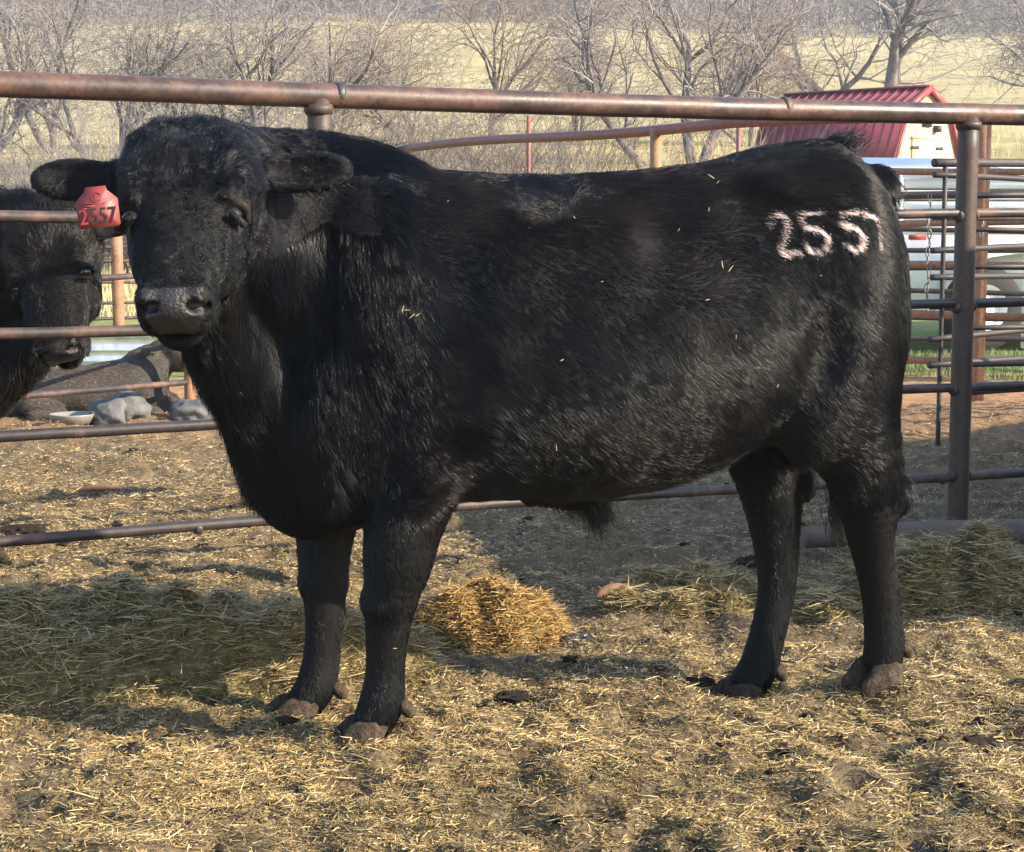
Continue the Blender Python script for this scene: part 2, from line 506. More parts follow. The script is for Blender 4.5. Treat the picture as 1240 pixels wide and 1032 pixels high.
def coat(P, N, hf, face=.0065):
    """lay direction, length, lift for points of a standing animal in its own frame"""
    x, y, z = P.T
    a, b, c = head_coords(P, hf)
    n = len(P)
    body = np.array((-.80, 0, -.60)) * np.ones((n, 1))
    upper = sstep(1.02, 1.2, z)[:, None]
    body = body * (1 - upper) + np.array((-1, 0, -.05)) * upper
    rear = sstep(-.58, -.70, x)[:, None]
    body = body * (1 - rear) + np.array((-.35, 0, -1)) * rear
    leg = sstep(.55, .42, z)[:, None]
    body = body * (1 - leg) + np.array((-.12, 0, -1)) * leg
    front = sstep(.33, .55, x)[:, None] * (1 - leg)
    neck = np.array((-.45, 0, -1)) * np.ones((n, 1))
    body = body * (1 - front) + neck * front
    inhead = (sstep(.20, .12, np.sqrt(np.maximum(c + .06, -0) ** 2 * 0 + (b / 1.1) ** 2)) * sstep(-.09, -.05, a) * sstep(-.20, -.13, c) * sstep(.35, .3, np.abs(b)))
    ear = sstep(.125, .15, np.abs(b)) * sstep(.40, .34, np.abs(b)) * (np.abs(a - .05) < .12) * (np.abs(c + .06) < .13)
    inhead = np.maximum(inhead, ear)
    inhead = inhead * (a > -.1) * (a < .52)
    hd = (hf['N'][None] * (a - .165)[:, None] * 1.3 + hf['L'][None] * (b * 1.1)[:, None]) - hf['D'][None] * 0.03
    hd = unit(hd) + 0.25 * hf['N'][None] * (a < .16)[:, None] * -1
    earout = hf['L'][None] * np.sign(b)[:, None] + np.array((0, 0, -.35))
    hd = hd * (1 - ear)[:, None] + earout * ear[:, None]
    T = body * (1 - inhead)[:, None] + hd * inhead[:, None]
    T = unit(T)
    wob = .55 * noise_vec(P, .13, 5) + (.18 + .3 * front) * noise_vec(P, .035, 9) + .22 * noise_vec(P, .012, 13) + .12 * rng.normal(size=P.shape)
    T = T + wob * (0.42 + .40 * front + .3 * inhead[:, None])
    T = T - N * np.sum(T * N, 1, keepdims=True) 
    T = unit(T)
    L = np.full(n, .024)
    L = L + .014 * front[:, 0] + .008 * sstep(.66, .52, z) * (1 - leg[:, 0]) + .012 * rear[:, 0] + .010 * upper[:, 0]
    L = L * (1 - leg[:, 0]) + .014 * leg[:, 0]
    fore = sstep(.205, .12, a) * (1 - .6 * sstep(.07, .10, np.abs(b)) * sstep(.10, .15, a))
    Lh = face + .024 * fore + .020 * sstep(.03, -.02, a)
    Lh = Lh * (1 - ear) + .006 * ear
    L = L * (1 - inhead) + Lh * inhead
    L = L * (.65 + .7 * rng.random(n)) * (1 + .35 * vnoise(P, .06, 31))
    pad = (a > .425) & (np.abs(b) < .060) & (c > -.055) & (c < .07)
    lift = .21 + .15 * vnoise(P, .05, 41) + .10 * front[:, 0] + .12 * rng.random(n) + .15 * upper[:, 0] * rng.random(n)
    lift = lift * (1 - .2 * leg[:, 0]) + .25 * front[:, 0] * sstep(.80, .60, z) * (1 - leg[:, 0])
    lift = lift + .55 * inhead * fore * (.45 + .55 * vnoise(P, .025, 77)) - .08 * ear
    return T, L, lift, inhead, front[:, 0], leg[:, 0], pad

fur_mat, nt_, b_ = new_mat("black_fur")
a_ = nd(nt_, "ShaderNodeAttribute", attribute_name="col")
nt_.links.new(a_.outputs["Color"], b_.inputs["Base Color"])
b_.inputs["Roughness"].default_value = 0.27
b_.inputs["Specular IOR Level"].default_value = 0.25
skin_mat = attr_mat("hide", rough=.7, spec=.15)
nose_mat = noise_mat("wet_nose_leather", [(.3, (.010, .009, .0095)), (.7, (.024, .020, .021))], 60, 3, .36, 1.0, .004, .45, scale2=150)
hoof_mat = noise_mat("muddy_hoof_horn", [(.3, (.014, .011, .009)), (.47, (.038, .028, .020)), (.60, (.085, .060, .042)), (.75, (.020, .016, .013))], 45, 7, .9, 1.0, .006, .15, rough_n=.75)
eye_mat, nt_, b_ = new_mat("dark_eye")
b_.inputs["Base Color"].default_value = (.008, .006, .005, 1); b_.inputs["Roughness"].default_value = .06

def hoof_claw(name, parent, loc, yaw, side, s=1.0, tilt=0.0):
    rings, seg = [], 14
    for z, rx, ry, cx in ((.058, .026, .020, -.012), (.050, .034, .027, -.006), (.03, .041, .030, .004), (.012, .047, .031, .012), (0.0, .049, .031, .015), (-.02, .047, .030, .015)):
        for k in range(seg):
            t = 2 * math.pi * k / seg
            x = math.cos(t); y = math.sin(t)
            px = cx + rx * x * (1.12 if x > 0 else .85)
            py = ry * y * (1 - .42 * max(x, 0) ** 1.5)
            py += .006 * side * (-1) * max(x, 0)
            zz = z * (.80 if x > -.2 else .66)
            rings.append((px * s, py * s, zz * s))
    nR = 6
    F = [[r * seg + k, (r + 1) * seg + k, (r + 1) * seg + (k + 1) % seg, r * seg + (k + 1) % seg] for r in range(nR - 1) for k in range(seg)]
    V = np.array(rings); V = np.vstack([V, [[-.012 * s, 0, .049 * s]]])
    V += .0055 * noise_vec(V + np.array(loc), .020, 3)
    tri = [[nR * seg, k, (k + 1) % seg] for k in range(seg)]
    o = np_mesh(name, V, [np.array(F), np.array(tri)], hoof_mat, parent=parent)
    o.location = loc; o.rotation_euler = (0, tilt, yaw)
    return o

def dew_claw(parent, loc, yaw):
    rings, seg = [], 10
    for z, r, cx in ((.020, .010, .0), (.014, .016, -.002), (.002, .018, -.006), (-.010, .016, -.011), (-.018, .009, -.014)):
        for k in range(seg):
            t = 2 * math.pi * k / seg
            rings.append((cx + r * math.cos(t), r * 1.0 * math.sin(t), z))
    F = [[r * seg + k, (r + 1) * seg + k, (r + 1) * seg + (k + 1) % seg, r * seg + (k + 1) % seg] for r in range(4) for k in range(seg)]
    V = np.vstack([rings, [[0, 0, .024]], [[-.018, 0, -.019]]])
    tri = [[50, k, (k + 1) % seg] for k in range(seg)] + [[51, 40 + (k + 1) % seg, 40 + k] for k in range(seg)]
    o = np_mesh("dewclaw", V, [np.array(F), np.array(tri)], hoof_mat, parent=parent)
    o.location = loc; o.rotation_euler = (0, 0, yaw)
    return o

def add_hooves(parent, feet):
    for (x, y, z), yaw, (fx, fy, fz) in feet['hooves']:
        cs, sn = math.cos(yaw), math.sin(yaw)
        for s in (1, -1):
            off = .033 * s
            hoof_claw("hoof", parent, (x - sn * off, y + cs * off, z + .006), yaw + .14 * s, s, 1.16)
            dew_claw(parent, (fx - sn * .022 * s - cs * .040, fy + cs * .022 * s - sn * .040, fz), yaw)

def bull_frame(o, yaw_vec):
    u = np.array((yaw_vec[0], yaw_vec[1], 0)); u /= np.linalg.norm(u)
    return np.array(o), u, np.array((-u[1], u[0], 0))

B_O, B_U, B_V = bull_frame((.156, 4.07, 0), (-.9736, -.228))
def w2l(P):
    q = np.asarray(P, float) - B_O
    return np.array((q @ B_U, q @ B_V, q[2]))
def d2l(d):
    return np.array((np.dot(d, B_U), np.dot(d, B_V), d[2]))

BULL_FEET = dict(legs=[
    [(.43, .17, .78, .10), (.385, .195, .61, .090), (.44, .195, .47, .084), (.452, .19, .38, .073), (.469, .184, .30, .055), (.475, .179, .22, .044), (.479, .175, .135, .040), (.484, .172, .075, .048), (.505, .170, .03, .043)],
    [(.50, -.16, .78, .10), (.51, -.17, .60, .085), (.557, -.15, .45, .076), (.568, -.13, .36, .062), (.571, -.12, .285, .052), (.570, -.11, .21, .044), (.578, -.105, .12, .040), (.590, -.10, .05, .046), (.618, -.10, .01, .042)],
    [(-.55, .14, .76, .13), (-.61, .145, .57, .092), (-.645, .13, .46, .070), (-.655, .12, .38, .053), (-.670, .115, .31, .046), (-.685, .112, .25, .042), (-.695, .108, .185, .042), (-.703, .105, .125, .046), (-.700, .10, .08, .046)],
    [(-.44, -.14, .76, .13), (-.488, -.15, .57, .090), (-.513, -.14, .46, .078), (-.522, -.132, .36, .060), (-.528, -.127, .26, .048), (-.523, -.123, .19, .043), (-.502, -.12, .10, .042), (-.480, -.12, .02, .047), (-.456, -.12, -.015, .046)]],
    pads=[((.472, .184, .298), (.058, .055, .050)), ((.574, -.12, .285), (.055, .052, .048)), ((-.715, .13, .475), (.03, .025, .05)), ((-.60, -.137, .47), (.028, .025, .05))],
    hooves=[((.520, .168, -.018), .05, (.484, .172, .060)), ((.638, -.10, -.035), .12, (.592, -.10, .035)),
            ((-.692, .10, .026), .30, (-.70, .105, .105)), ((-.430, -.12, -.066), .15, (-.480, -.12, .008))])
poll_l = w2l((-.632, 3.60, 1.262))
BULL_HEAD = head_frame(poll_l, d2l((.02, -.30, -.325)), d2l((1, 0.02, .02)))

BRAND = [([(932, 272), (934, 262), (943, 258), (952, 263), (953, 276), (946, 290), (940, 303), (946, 308), (963, 304)], 5.2),
         ([(993, 255), (968, 260), (973, 276), (988, 277), (997, 287), (995, 300), (984, 306), (974, 303), (970, 294)], 5.2),
         ([(1037, 256), (1017, 258), (1016, 275), (1030, 274), (1040, 285), (1037, 299), (1027, 304), (1018, 296)], 5.0),
         ([(1044, 259), (1058, 263)], 5.0), ([(1058, 263), (1064, 273), (1063, 302)], 3.6)]

def px_ray(x, y):
    return np.array(((x - W_PX / 2) / F_PX, math.cos(PITCH) + math.sin(PITCH) * (H_PX / 2 - y) / F_PX, -math.sin(PITCH) + math.cos(PITCH) * (H_PX / 2 - y) / F_PX))
def at(x, y, Y):
    """the point at distance Y that shows at photo pixel (x, y)"""
    d = px_ray(x, y)
    return np.array((0, 0, CAM_H)) + d * (Y / d[1])
def on_ground(x, y, z=0.0):
    d = px_ray(x, y)
    return np.array((0, 0, CAM_H)) + d * ((z - CAM_H) / d[2])
def flank(x, y, v0=.27):
    d = px_ray(x, y); C = np.array((0, 0, CAM_H))
    t = (v0 - (C - B_O) @ B_V) / (d @ B_V)
    q = C + d * t - B_O
    return (q @ B_U, q[2])
BRAND_L = [([flank(*p) for p in poly], w / 525.0 * .60) for poly, w in BRAND]

def make_bull():
    fl = build_animal("bull", BULL_FEET, BULL_HEAD, h=.0065)
    V, Q, N = fl.nets()
    root = empty("black_bull", tuple(B_O), math.atan2(B_U[1], B_U[0]))
    tag(root, "large black bull standing side-on with red ear tag and white brand on its hip", "bull")
    V64 = V.astype(float)
    # hide colour and hairless muzzle
    a, b, c = head_coords(V64, BULL_HEAD)
    pad = (a > .425) & (np.abs(b) < .055 - .5 * np.maximum(-.01 - c, 0)) & (c > -.056) & (c < .075)
    cols = np.full((len(V), 3), .006)
    bd = np.full(len(V), 9.0)
    for poly, w in BRAND_L:
        bd = np.minimum(bd, seg_dist(V64[:, [0, 2]], poly) / w)
    brand = sstep(1.15, .7, bd) * (V64[:, 1] > .05)
    cols = cols * (1 - brand[:, None]) + np.array((.62, .47, .44)) * brand[:, None]
    lid = (np.abs(a - .222) < .020) & (np.abs(np.abs(b) - .110) < .024) & (np.abs(c + .002) < .030)
    cols[lid] = (.022, .018, .016)
    fm = (pad[Q].sum(1) >= 3).astype(np.int32)
    body = np_mesh("body", V, Q, cols=cols, parent=root, mats=[skin_mat, nose_mat], midx=fm)
    # coat
    wt = .35 + .65 * sstep(-.25, .05, V64[:, 1])
    wt = wt * (1 + .8 * ((a > -.06) & (np.abs(b) < .36) & (a < .45) & (c > -.2)))
    wt[pad] = 0
    eyez = ((a - .216) / .026) ** 2 + ((c + .002) / .032) ** 2 + ((np.abs(b) - .110) / .03) ** 2 < 1
    wt[(a > .42) & (np.abs(b) < .075) & (c > -.012)] = 0
    wt[eyez] = 0
    P, Nn = sample_skin(V64, Q, N.astype(float), 430000, wt)
    T, L, lift, inhead, front, leg, pd = coat(P, Nn, BULL_HEAD)
    # rubbed patches and cow-licks on the side
    for (px, py, r, dx, dz, lf) in ((655, 250, .085, .9, .25, .3), (765, 292, .07, .2, .5, -.1), (700, 215, .10, .7, .3, .2), (850, 330, .08, -.2, .9, .35), (545, 530, .06, .3, .8, .5),
                                    (505, 600, .07, .1, .9, .5), (940, 620, .06, .2, -.9, .2), (545, 280, .07, -.3, .9, .3), (880, 265, .08, .5, .6, .2), (470, 250, .09, -.6, -.6, .3)):
        u0, z0 = flank(px, py)
        w = np.exp(-(((P[:, 0] - u0) / r) ** 2 + ((P[:, 2] - z0) / (r * .7)) ** 2)) * (P[:, 1] > 0)
        T = T + w[:, None] * 1.3 * np.array((dx, 0, dz)); lift = lift + lf * w
    T = unit(T - Nn * np.sum(T * Nn, 1, keepdims=True))
    n = len(P)
    base = np.array((.0023, .0028, .0042)) * np.ones((n, 1))
    brown = np.clip(.5 * vnoise(P, .16, 71) + .35 * vnoise(P, .05, 73) + .3 * sstep(.70, .95, P[:, 2]) * sstep(.5, .2, P[:, 0]), 0, 1) * (1 - .6 * inhead)
    cols = base * (1 - brown[:, None]) + np.array((.0105, .0068, .005)) * brown[:, None]
    rust_ = np.exp(-((P[:, 0] - .565) / .05) ** 2 - ((P[:, 2] - .24) / .10) ** 2) * (P[:, 1] < 0) + .7 * np.exp(-((P[:, 0] - .40) / .06) ** 2 - ((P[:, 2] - .52) / .10) ** 2) * (P[:, 1] > 0)
    cols = cols + np.array((.022, .010, .006)) * (rust_ * (.5 + .5 * vnoise(P, .02, 23)))[:, None]
    cols = cols * (1 + (1.6 + 1.6 * vnoise(P, .022, 51)) * inhead * sstep(.26, .12, head_coords(P, BULL_HEAD)[0]))[:, None]  # forehead hair lightened in patches: sunlit streaks painted into its colour
    cols *= (.7 + .6 * rng.random((n, 1))) * (1 + .35 * vnoise(P, .03, 37))[:, None]
    grey = rng.random(n) < .035 * (1 - leg)
    cols[grey] *= 2.2
    for (px, py, ru, rz, mul, ln) in ((768, 293, .036, .046, 7.0, .5), (655, 249, .080, .018, 5.0, 1.1), (560, 285, .035, .05, 2.6, 1.0), (860, 338, .06, .035, 3.0, 1.0), (935, 210, .05, .035, 2.5, .8), (340, 320, .07, .12, 2.6, 1.0), (510, 380, .05, .06, 2.2, 1.0)):  # coat marks; the neck entry paints sunlit brightness into the hair colour
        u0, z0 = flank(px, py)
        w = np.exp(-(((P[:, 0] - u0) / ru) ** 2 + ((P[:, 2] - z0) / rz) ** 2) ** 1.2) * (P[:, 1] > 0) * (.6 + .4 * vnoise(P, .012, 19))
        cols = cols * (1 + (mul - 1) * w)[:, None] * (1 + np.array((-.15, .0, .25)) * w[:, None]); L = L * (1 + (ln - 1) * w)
    bd = np.full(n, 9.0)
    for poly, w in BRAND_L:
        bd = np.minimum(bd, seg_dist(P[:, [0, 2]] + .003 * rng.normal(size=(n, 2)), poly) / w)
    br = (bd < 1.0) & (P[:, 1] > .05)
    cols[br] = np.array((.86, .76, .72)) * (.8 + .25 * rng.random((br.sum(), 1)))
    L[br] = .007 + .003 * rng.random(br.sum())
    rad = np.where(inhead > .5, .00050, .00046) * np.ones(n)
    rad[br] = .0008
    curl = (unit(np.cross(T, Nn)), .07 + .25 * inhead + .10 * front, 6.28 * hash3(np.floor(P[:, 0] * 70), np.floor(P[:, 1] * 70), np.floor(P[:, 2] * 70), 5))
    grav = np.array((0, 0, -1.0))[None] * (.30 * sstep(.03, .055, L))[:, None]
    make_fur("fur", root, P, T, Nn, L, lift, cols, fur_mat, rad, bend=grav, curl=curl)
    # tufts: poll, tail head, sheath, crest, tail switch, chin, ear fringes
    tp = []
    def tuft(c, r, n, d, l, spread):
        p = np.array(c) + r * rng.normal(size=(n, 3)); dd = unit(np.array(d)[None] + spread * rng.normal(size=(n, 3)))
        tp.append((p, dd, l * (.6 + .7 * rng.random(n))))
    tuft(hp(BULL_HEAD, -.02, 0, -.02), (.035, .03, .012), 700, (.1, .25, 1), .045, .5)
    tuft((-.615, .01, 1.268), (.02, .03, .012), 320, (-.55, 0, .9), .035, .35)
    tuft((-.038, .0, .452), (.014, .012, .012), 500, (-.12, 0, -1), .055, .22)
    tuft((.0, .0, .468), (.03, .015, .008), 350, (-.4, 0, -1), .045, .3)
    tuft((-.64, -.04, .46), (.012, .015, .04), 400, (0, 0, -1), .08, .15)
    for t in np.linspace(0, 1, 9):
        cpt = np.array((.48, 0, 1.235)) * (1 - t) + hp(BULL_HEAD, -.02, 0, -.10) * t
        cpt[1] -= .05 * math.sin(math.pi * t); cpt[2] += .02 * math.sin(math.pi * t)
        tuft(cpt, (.03, .03, .012), 420, (-.7, .1, .6), .034, .45)
    for s in (-1, 1):
        for q in (.09, .12, .15, .17):
            cpt = hp(BULL_HEAD, .06, s * (.108 + q), -.07)
            tuft(cpt, (.018, .012, .016), 120, tuple(BULL_HEAD['L'] * s * .9 + np.array((0, 0, -.5))), .018, .35)
    P2 = np.concatenate([t[0] for t in tp]); T2 = np.concatenate([t[1] for t in tp]); L2 = np.concatenate([t[2] for t in tp])
    nn = len(P2)
    make_fur("hair_tufts", root, P2, T2, np.tile(np.array((0, 0, 1.0)), (nn, 1)), L2, np.full(nn, .1), np.array((.006, .0056, .0056)) * (.6 + .9 * rng.random((nn, 1))), fur_mat, .00055,
             bend=np.array((-.25, 0, -.3))[None] * np.ones((nn, 1)))
    for s in (-1, 1):
        e = np_sphere("eye", .0215, eye_mat, root); e.location = hp(BULL_HEAD, .218, .0925 * s, .002)
    add_hooves(root, BULL_FEET)
    return root

def np_sphere(name, r, mat, parent=None, seg=20, rings=12, scale=(1, 1, 1)):
    V = [(0, 0, r)]
    for i in range(1, rings):
        t = math.pi * i / rings
        for k in range(seg):
            p = 2 * math.pi * k / seg
            V.append((r * math.sin(t) * math.cos(p), r * math.sin(t) * math.sin(p), r * math.cos(t)))
    V.append((0, 0, -r))
    F = [[1 + (i - 1) * seg + k, 1 + i * seg + k, 1 + i * seg + (k + 1) % seg, 1 + (i - 1) * seg + (k + 1) % seg] for i in range(1, rings - 1) for k in range(seg)]
    tri = [[0, 1 + k, 1 + (k + 1) % seg] for k in range(seg)] + [[len(V) - 1, 1 + (rings - 2) * seg + (k + 1) % seg, 1 + (rings - 2) * seg + k] for k in range(seg)]
    return np_mesh(name, np.array(V) * np.array(scale), [np.array(F), np.array(tri)], mat, parent=parent)

bull = make_bull()
# ---------------------------------------------------------------- ground
HAY = [(-.95, 4.42, .82, .27, .20, .10), (-.10, 4.87, .25, .19, .125, 0), (.53, 5.20, .28, .20, .065, 0), (1.24, 5.25, .36, .28, .15, 0), (.88, 5.15, .22, .22, .07, 0)]   # x, y, rx, ry, height, skew
FOOT_LEVEL = []
for (fx, fy, fz), yaw_, _ in BULL_FEET['hooves']:
    p_ = B_O + B_U * fx + B_V * fy
    FOOT_LEVEL.append((p_[0], p_[1], fz + .012))

PR = np.random.default_rng(77)
PRINTS = [((PR.random() * 2 - 1) * .33 * yy, yy, .035 + .025 * PR.random(), .012 + .022 * PR.random()) for yy in 1 / (1 / 2.8 + PR.random(150) * (1 / 7.5 - 1 / 2.8))]
def hill(y, x=0.0):
    y = np.asarray(y, float)
    r = np.interp(y, [0, 18, 26, 34, 45, 70, 110, 170, 230, 320, 700], [0, 0, .25, 1.0, 2.3, 4.6, 8.6, 16.0, 24.5, 40, 60])
    return r

def ground_z(x, y, detail=True):
    x = np.asarray(x, float); y = np.asarray(y, float)
    if x.ndim == 0:
        return ground_z(x[None], y[None], detail)[0]
    P = np.stack([x, y, np.zeros_like(x)], -1)
    near = sstep(40, 14, y) * sstep(30, 10, np.abs(x))
    z = -.015 + .03 * vnoise(P, 1.3, 3) * near + .018 * vnoise(P, .42, 5) * near
    z = z + hill(y) + 1.2 * vnoise(P, 40, 8) * sstep(25, 80, y)
    for fx, fy, fz in FOOT_LEVEL:
        w = np.exp(-((x - fx) ** 2 + (y - fy) ** 2) / (2 * .11 ** 2))
        z = z * (1 - w) + fz * w
    if detail:
        m = near * sstep(14, 8, y)
        z = z + m * (.022 * vnoise(P, .13, 7) + .016 * np.maximum(vnoise(P, .055, 9), -.2) + .009 * vnoise(P, .028, 12))
        for q in range(len(PRINTS)):
            fx, fy, fr, fdp = PRINTS[q]
            k = (np.abs(x - fx) < .2) & (np.abs(y - fy) < .2)
            if k.any():
                r2 = ((x[k] - fx) ** 2 + (y[k] - fy) ** 2) / fr ** 2
                z[k] += -fdp * np.exp(-r2 ** 1.5) + fdp * .45 * np.exp(-(np.sqrt(r2) - 1.45) ** 2 / .12)
    return z

def axis(lo, hi, step, far_lo, far_hi, g=1.12):
    a = list(np.arange(lo, hi, step))
    s, v = step, hi
    while v < far_hi:
        a.append(v); s *= g; v += s
    a.append(far_hi)
    s, v, b = step, lo, []
    while v > far_lo:
        s *= g; v -= s; b.append(max(v, far_lo))
    return np.array(b[::-1] + a)

gx = axis(-3.0, 3.4, .016, -420, 420); gy = axis(2.6, 8.0, .016, -60, 470, 1.045)
GX, GY = np.meshgrid(gx, gy, indexing='ij')
GZ = ground_z(GX.ravel(), GY.ravel())
gv = np.stack([GX.ravel(), GY.ravel(), GZ], 1)
ii = (np.arange(len(gx) - 1)[:, None] * len(gy) + np.arange(len(gy) - 1)[None]).ravel()
gq = np.stack([ii, ii + len(gy), ii + len(gy) + 1, ii + 1], 1)
gm, nt_, b_ = new_mat("pen_dirt_and_pasture")
def mixc(nt, fac, a, b):
    m = nd(nt, "ShaderNodeMix", data_type='RGBA')
    for key, src in (("Factor", fac), ("A", a), ("B", b)):
        if isinstance(src, (tuple, float)):
            m.inputs[key].default_value = (*src, 1) if isinstance(src, tuple) else src
        else:
            nt.links.new(src, m.inputs[key])
    return m.outputs["Result"]
n1 = noise_node(nt_, 2.2, 6, .65); n2 = noise_node(nt_, 14, 6, .7); n3 = noise_node(nt_, 120, 5, .75)
manure = ramp(nt_, n2.outputs["Fac"], [(.28, (.045, .034, .026)), (.48, (.12, .09, .06)), (.62, (.20, .15, .085)), (.78, (.09, .068, .048))])
chaff = ramp(nt_, n3.outputs["Fac"], [(.36, (.030, .022, .015)), (.5, (.11, .08, .042)), (.64, (.27, .195, .10))])
near_c = mixc(nt_, ramp(nt_, n1.outputs["Fac"], [(.38, (0, 0, 0)), (.6, (1, 1, 1))]).outputs[0], manure.outputs[0], chaff.outputs[0])
dirt = ramp(nt_, n2.outputs["Fac"], [(.3, (.15, .08, .045)), (.5, (.33, .18, .095)), (.7, (.46, .29, .16))])
geo = nd(nt_, "ShaderNodeNewGeometry"); sep = nd(nt_, "ShaderNodeSeparateXYZ")
nt_.links.new(geo.outputs["Position"], sep.inputs[0])
def yband(lo, hi):
    mr = nd(nt_, "ShaderNodeMapRange")
    ad = nd(nt_, "ShaderNodeMath", operation='MULTIPLY_ADD')
    nt_.links.new(n1.outputs["Fac"], ad.inputs[0]); ad.inputs[1].default_value = (hi - lo) * .8; nt_.links.new(sep.outputs["Y"], ad.inputs[2])
    nt_.links.new(ad.outputs[0], mr.inputs["Value"]); mr.inputs["From Min"].default_value = lo + (hi - lo) * .4; mr.inputs["From Max"].default_value = hi + (hi - lo) * .4
    return mr.outputs[0]
c = mixc(nt_, yband(8.8, 11.0), near_c, dirt.outputs[0])
nf = noise_node(nt_, .22, 6, .7); nf2 = noise_node(nt_, 3.0, 5, .75)
field = ramp(nt_, nf.outputs["Fac"], [(.3, (.23, .20, .09)), (.45, (.34, .29, .14)), (.55, (.46, .38, .20)), (.7, (.31, .28, .12))])
field2 = ramp(nt_, nf2.outputs["Fac"], [(.3, (.55, .55, .55)), (.7, (1.25, 1.2, 1.1))])
mx = nd(nt_, "ShaderNodeMix", data_type='RGBA', blend_type='MULTIPLY'); mx.inputs["Factor"].default_value = 1
nt_.links.new(field.outputs[0], mx.inputs["A"]); nt_.links.new(field2.outputs[0], mx.inputs["B"])
green = ramp(nt_, n2.outputs["Fac"], [(.35, (.07, .11, .03)), (.55, (.15, .22, .06)), (.7, (.25, .28, .09))])
c = mixc(nt_, yband(12.3, 13.6), c, green.outputs[0])
c = mixc(nt_, yband(17, 22), c, mx.outputs["Result"])
nt_.links.new(c, b_.inputs["Base Color"])
b_.inputs["Roughness"].default_value = .9; b_.inputs["Specular IOR Level"].default_value = .2
bump(nt_, b_, n3.outputs["Fac"], .6, .012)
ground = np_mesh("ground", gv, gq, gm)
tag(ground, kind="structure")

# ---------------------------------------------------------------- straw and hay blades
straw_mat = attr_mat("dry_straw", rough=.55, spec=.35)
def blades(name, P, D, U, L, Wd, cols, parent=None, mat=None, sag=None):
    """thin bent blades: P start, D direction, U up-ish, one mesh"""
    n = len(P)
    side = unit(np.cross(D, U)) * (Wd / 2)[:, None]
    bend = (rng.normal(size=n) * .16 * L)
    V = np.zeros((n, 6, 3))
    for k, s in enumerate((0, .5, 1.0)):
        c = P + D * (L * s)[:, None] + U * (bend * (s - s * s) * 2)[:, None]
        w = (.9, 1.0, .35)[k]
        V[:, 2 * k] = c - side * w; V[:, 2 * k + 1] = c + side * w
    i = np.arange(n)[:, None] * 6
    F = np.concatenate([i + np.array([[0, 1, 3, 2]]), i + np.array([[2, 3, 5, 4]])])
    C = np.repeat(cols, 6, 0)
    return np_mesh(name, V.reshape(-1, 3), F, mat or straw_mat, smooth=False, cols=C, parent=parent)

def straw_cols(n, hay=0.0):
    t = rng.random((n, 1))
    pal = np.array([(.52, .38, .17), (.62, .48, .24), (.38, .27, .12), (.20, .14, .075), (.70, .58, .34), (.45, .35, .16)])
    palh = np.array([(.33, .275, .145), (.42, .35, .19), (.25, .21, .11), (.17, .14, .08), (.50, .42, .24), (.31, .27, .135)])
    k = rng.integers(0, 6, n)
    c = pal[k] * (1 - hay) + palh[k] * hay
    return c * (.55 + .6 * t) * np.array((.98, .91, .80))

def litter(n, xr, yr, seed):
    """more blades near the camera; gaps where the manure shows"""
    y = 1 / (1 / yr[0] + rng.random(n) * (1 / yr[1] - 1 / yr[0]))
    x = (rng.random(n) * 2 - 1) * .36 * y + .0
    P = np.stack([x, y, np.zeros(n)], 1)
    dens = .56 + .55 * fbm(P, .32, seed, 3) + .45 * sstep(.3, -.8, x) * sstep(4.8, 5.6, y)
    dens = dens - .12 * sstep(4.6, 5.6, y) * sstep(-.3, .2, x)
    keep = rng.random(n) < np.clip(dens, .05, 1)
    return P[keep]
P = litter(640000, (2.75, 11.), (2.75, 11.), 93)
n = len(P)
P[:, 2] = ground_z(P[:, 0], P[:, 1]) + .001 + .005 * rng.random(n)
ang = rng.random(n) * 6.283
D = unit(np.stack([np.cos(ang), np.sin(ang), rng.normal(size=n) * .22], 1)); Lc = .006 + .016 * rng.random(n) ** 1.5
Wc = (.0010 + .0022 * rng.random(n)) * (1 + .12 * np.maximum(P[:, 1] - 4.5, 0))
sd = unit(np.cross(D, unit(np.array((0, 0, 1.0)) + .5 * rng.normal(size=(n, 3))))) * (Wc / 2)[:, None]
E_ = P + D * Lc[:, None]
Vc = np.stack([P - sd, P + sd, E_ + sd * .6, E_ - sd * .6], 1).reshape(-1, 3)
o = np_mesh("straw_chaff", Vc, np.arange(4 * n).reshape(-1, 4), straw_mat, False, cols=np.repeat(straw_cols(n, .15) * (1 - .45 * sstep(.05, .45, fbm(P, .3, 45, 3)))[:, None], 4, 0))
tag(o, "fine golden chaff covering the pen floor", "straw", kind="stuff")
P = litter(200000, (2.75, 10.5), (2.75, 10.5), 91)
n = len(P)
P[:, 2] = ground_z(P[:, 0], P[:, 1]) + .002 + .010 * rng.random(n)
ang = rng.random(n) * 6.283 + .6 * vnoise(P, .2, 4)
D = np.stack([np.cos(ang), np.sin(ang), rng.normal(size=n) * .16 + .05], 1)
D = unit(D)
L = (.009 + .036 * rng.random(n) ** 2.4) * (1 + .6 * (rng.random(n) < .06))
Wd = (.0010 + .0015 * rng.random(n)) * (1 + .10 * np.maximum(P[:, 1] - 5, 0))
U = unit(np.array((0, 0, 1.0)) + .5 * rng.normal(size=(n, 3)))
cl = straw_cols(n, .25)
dark = fbm(P, .35, 44, 2) > .25
cl[dark] *= .55
ls = blades("straw_litter", P, D, U, L, Wd, cl)
tag(ls, "yellow straw trampled into the pen floor", "straw", kind="stuff")

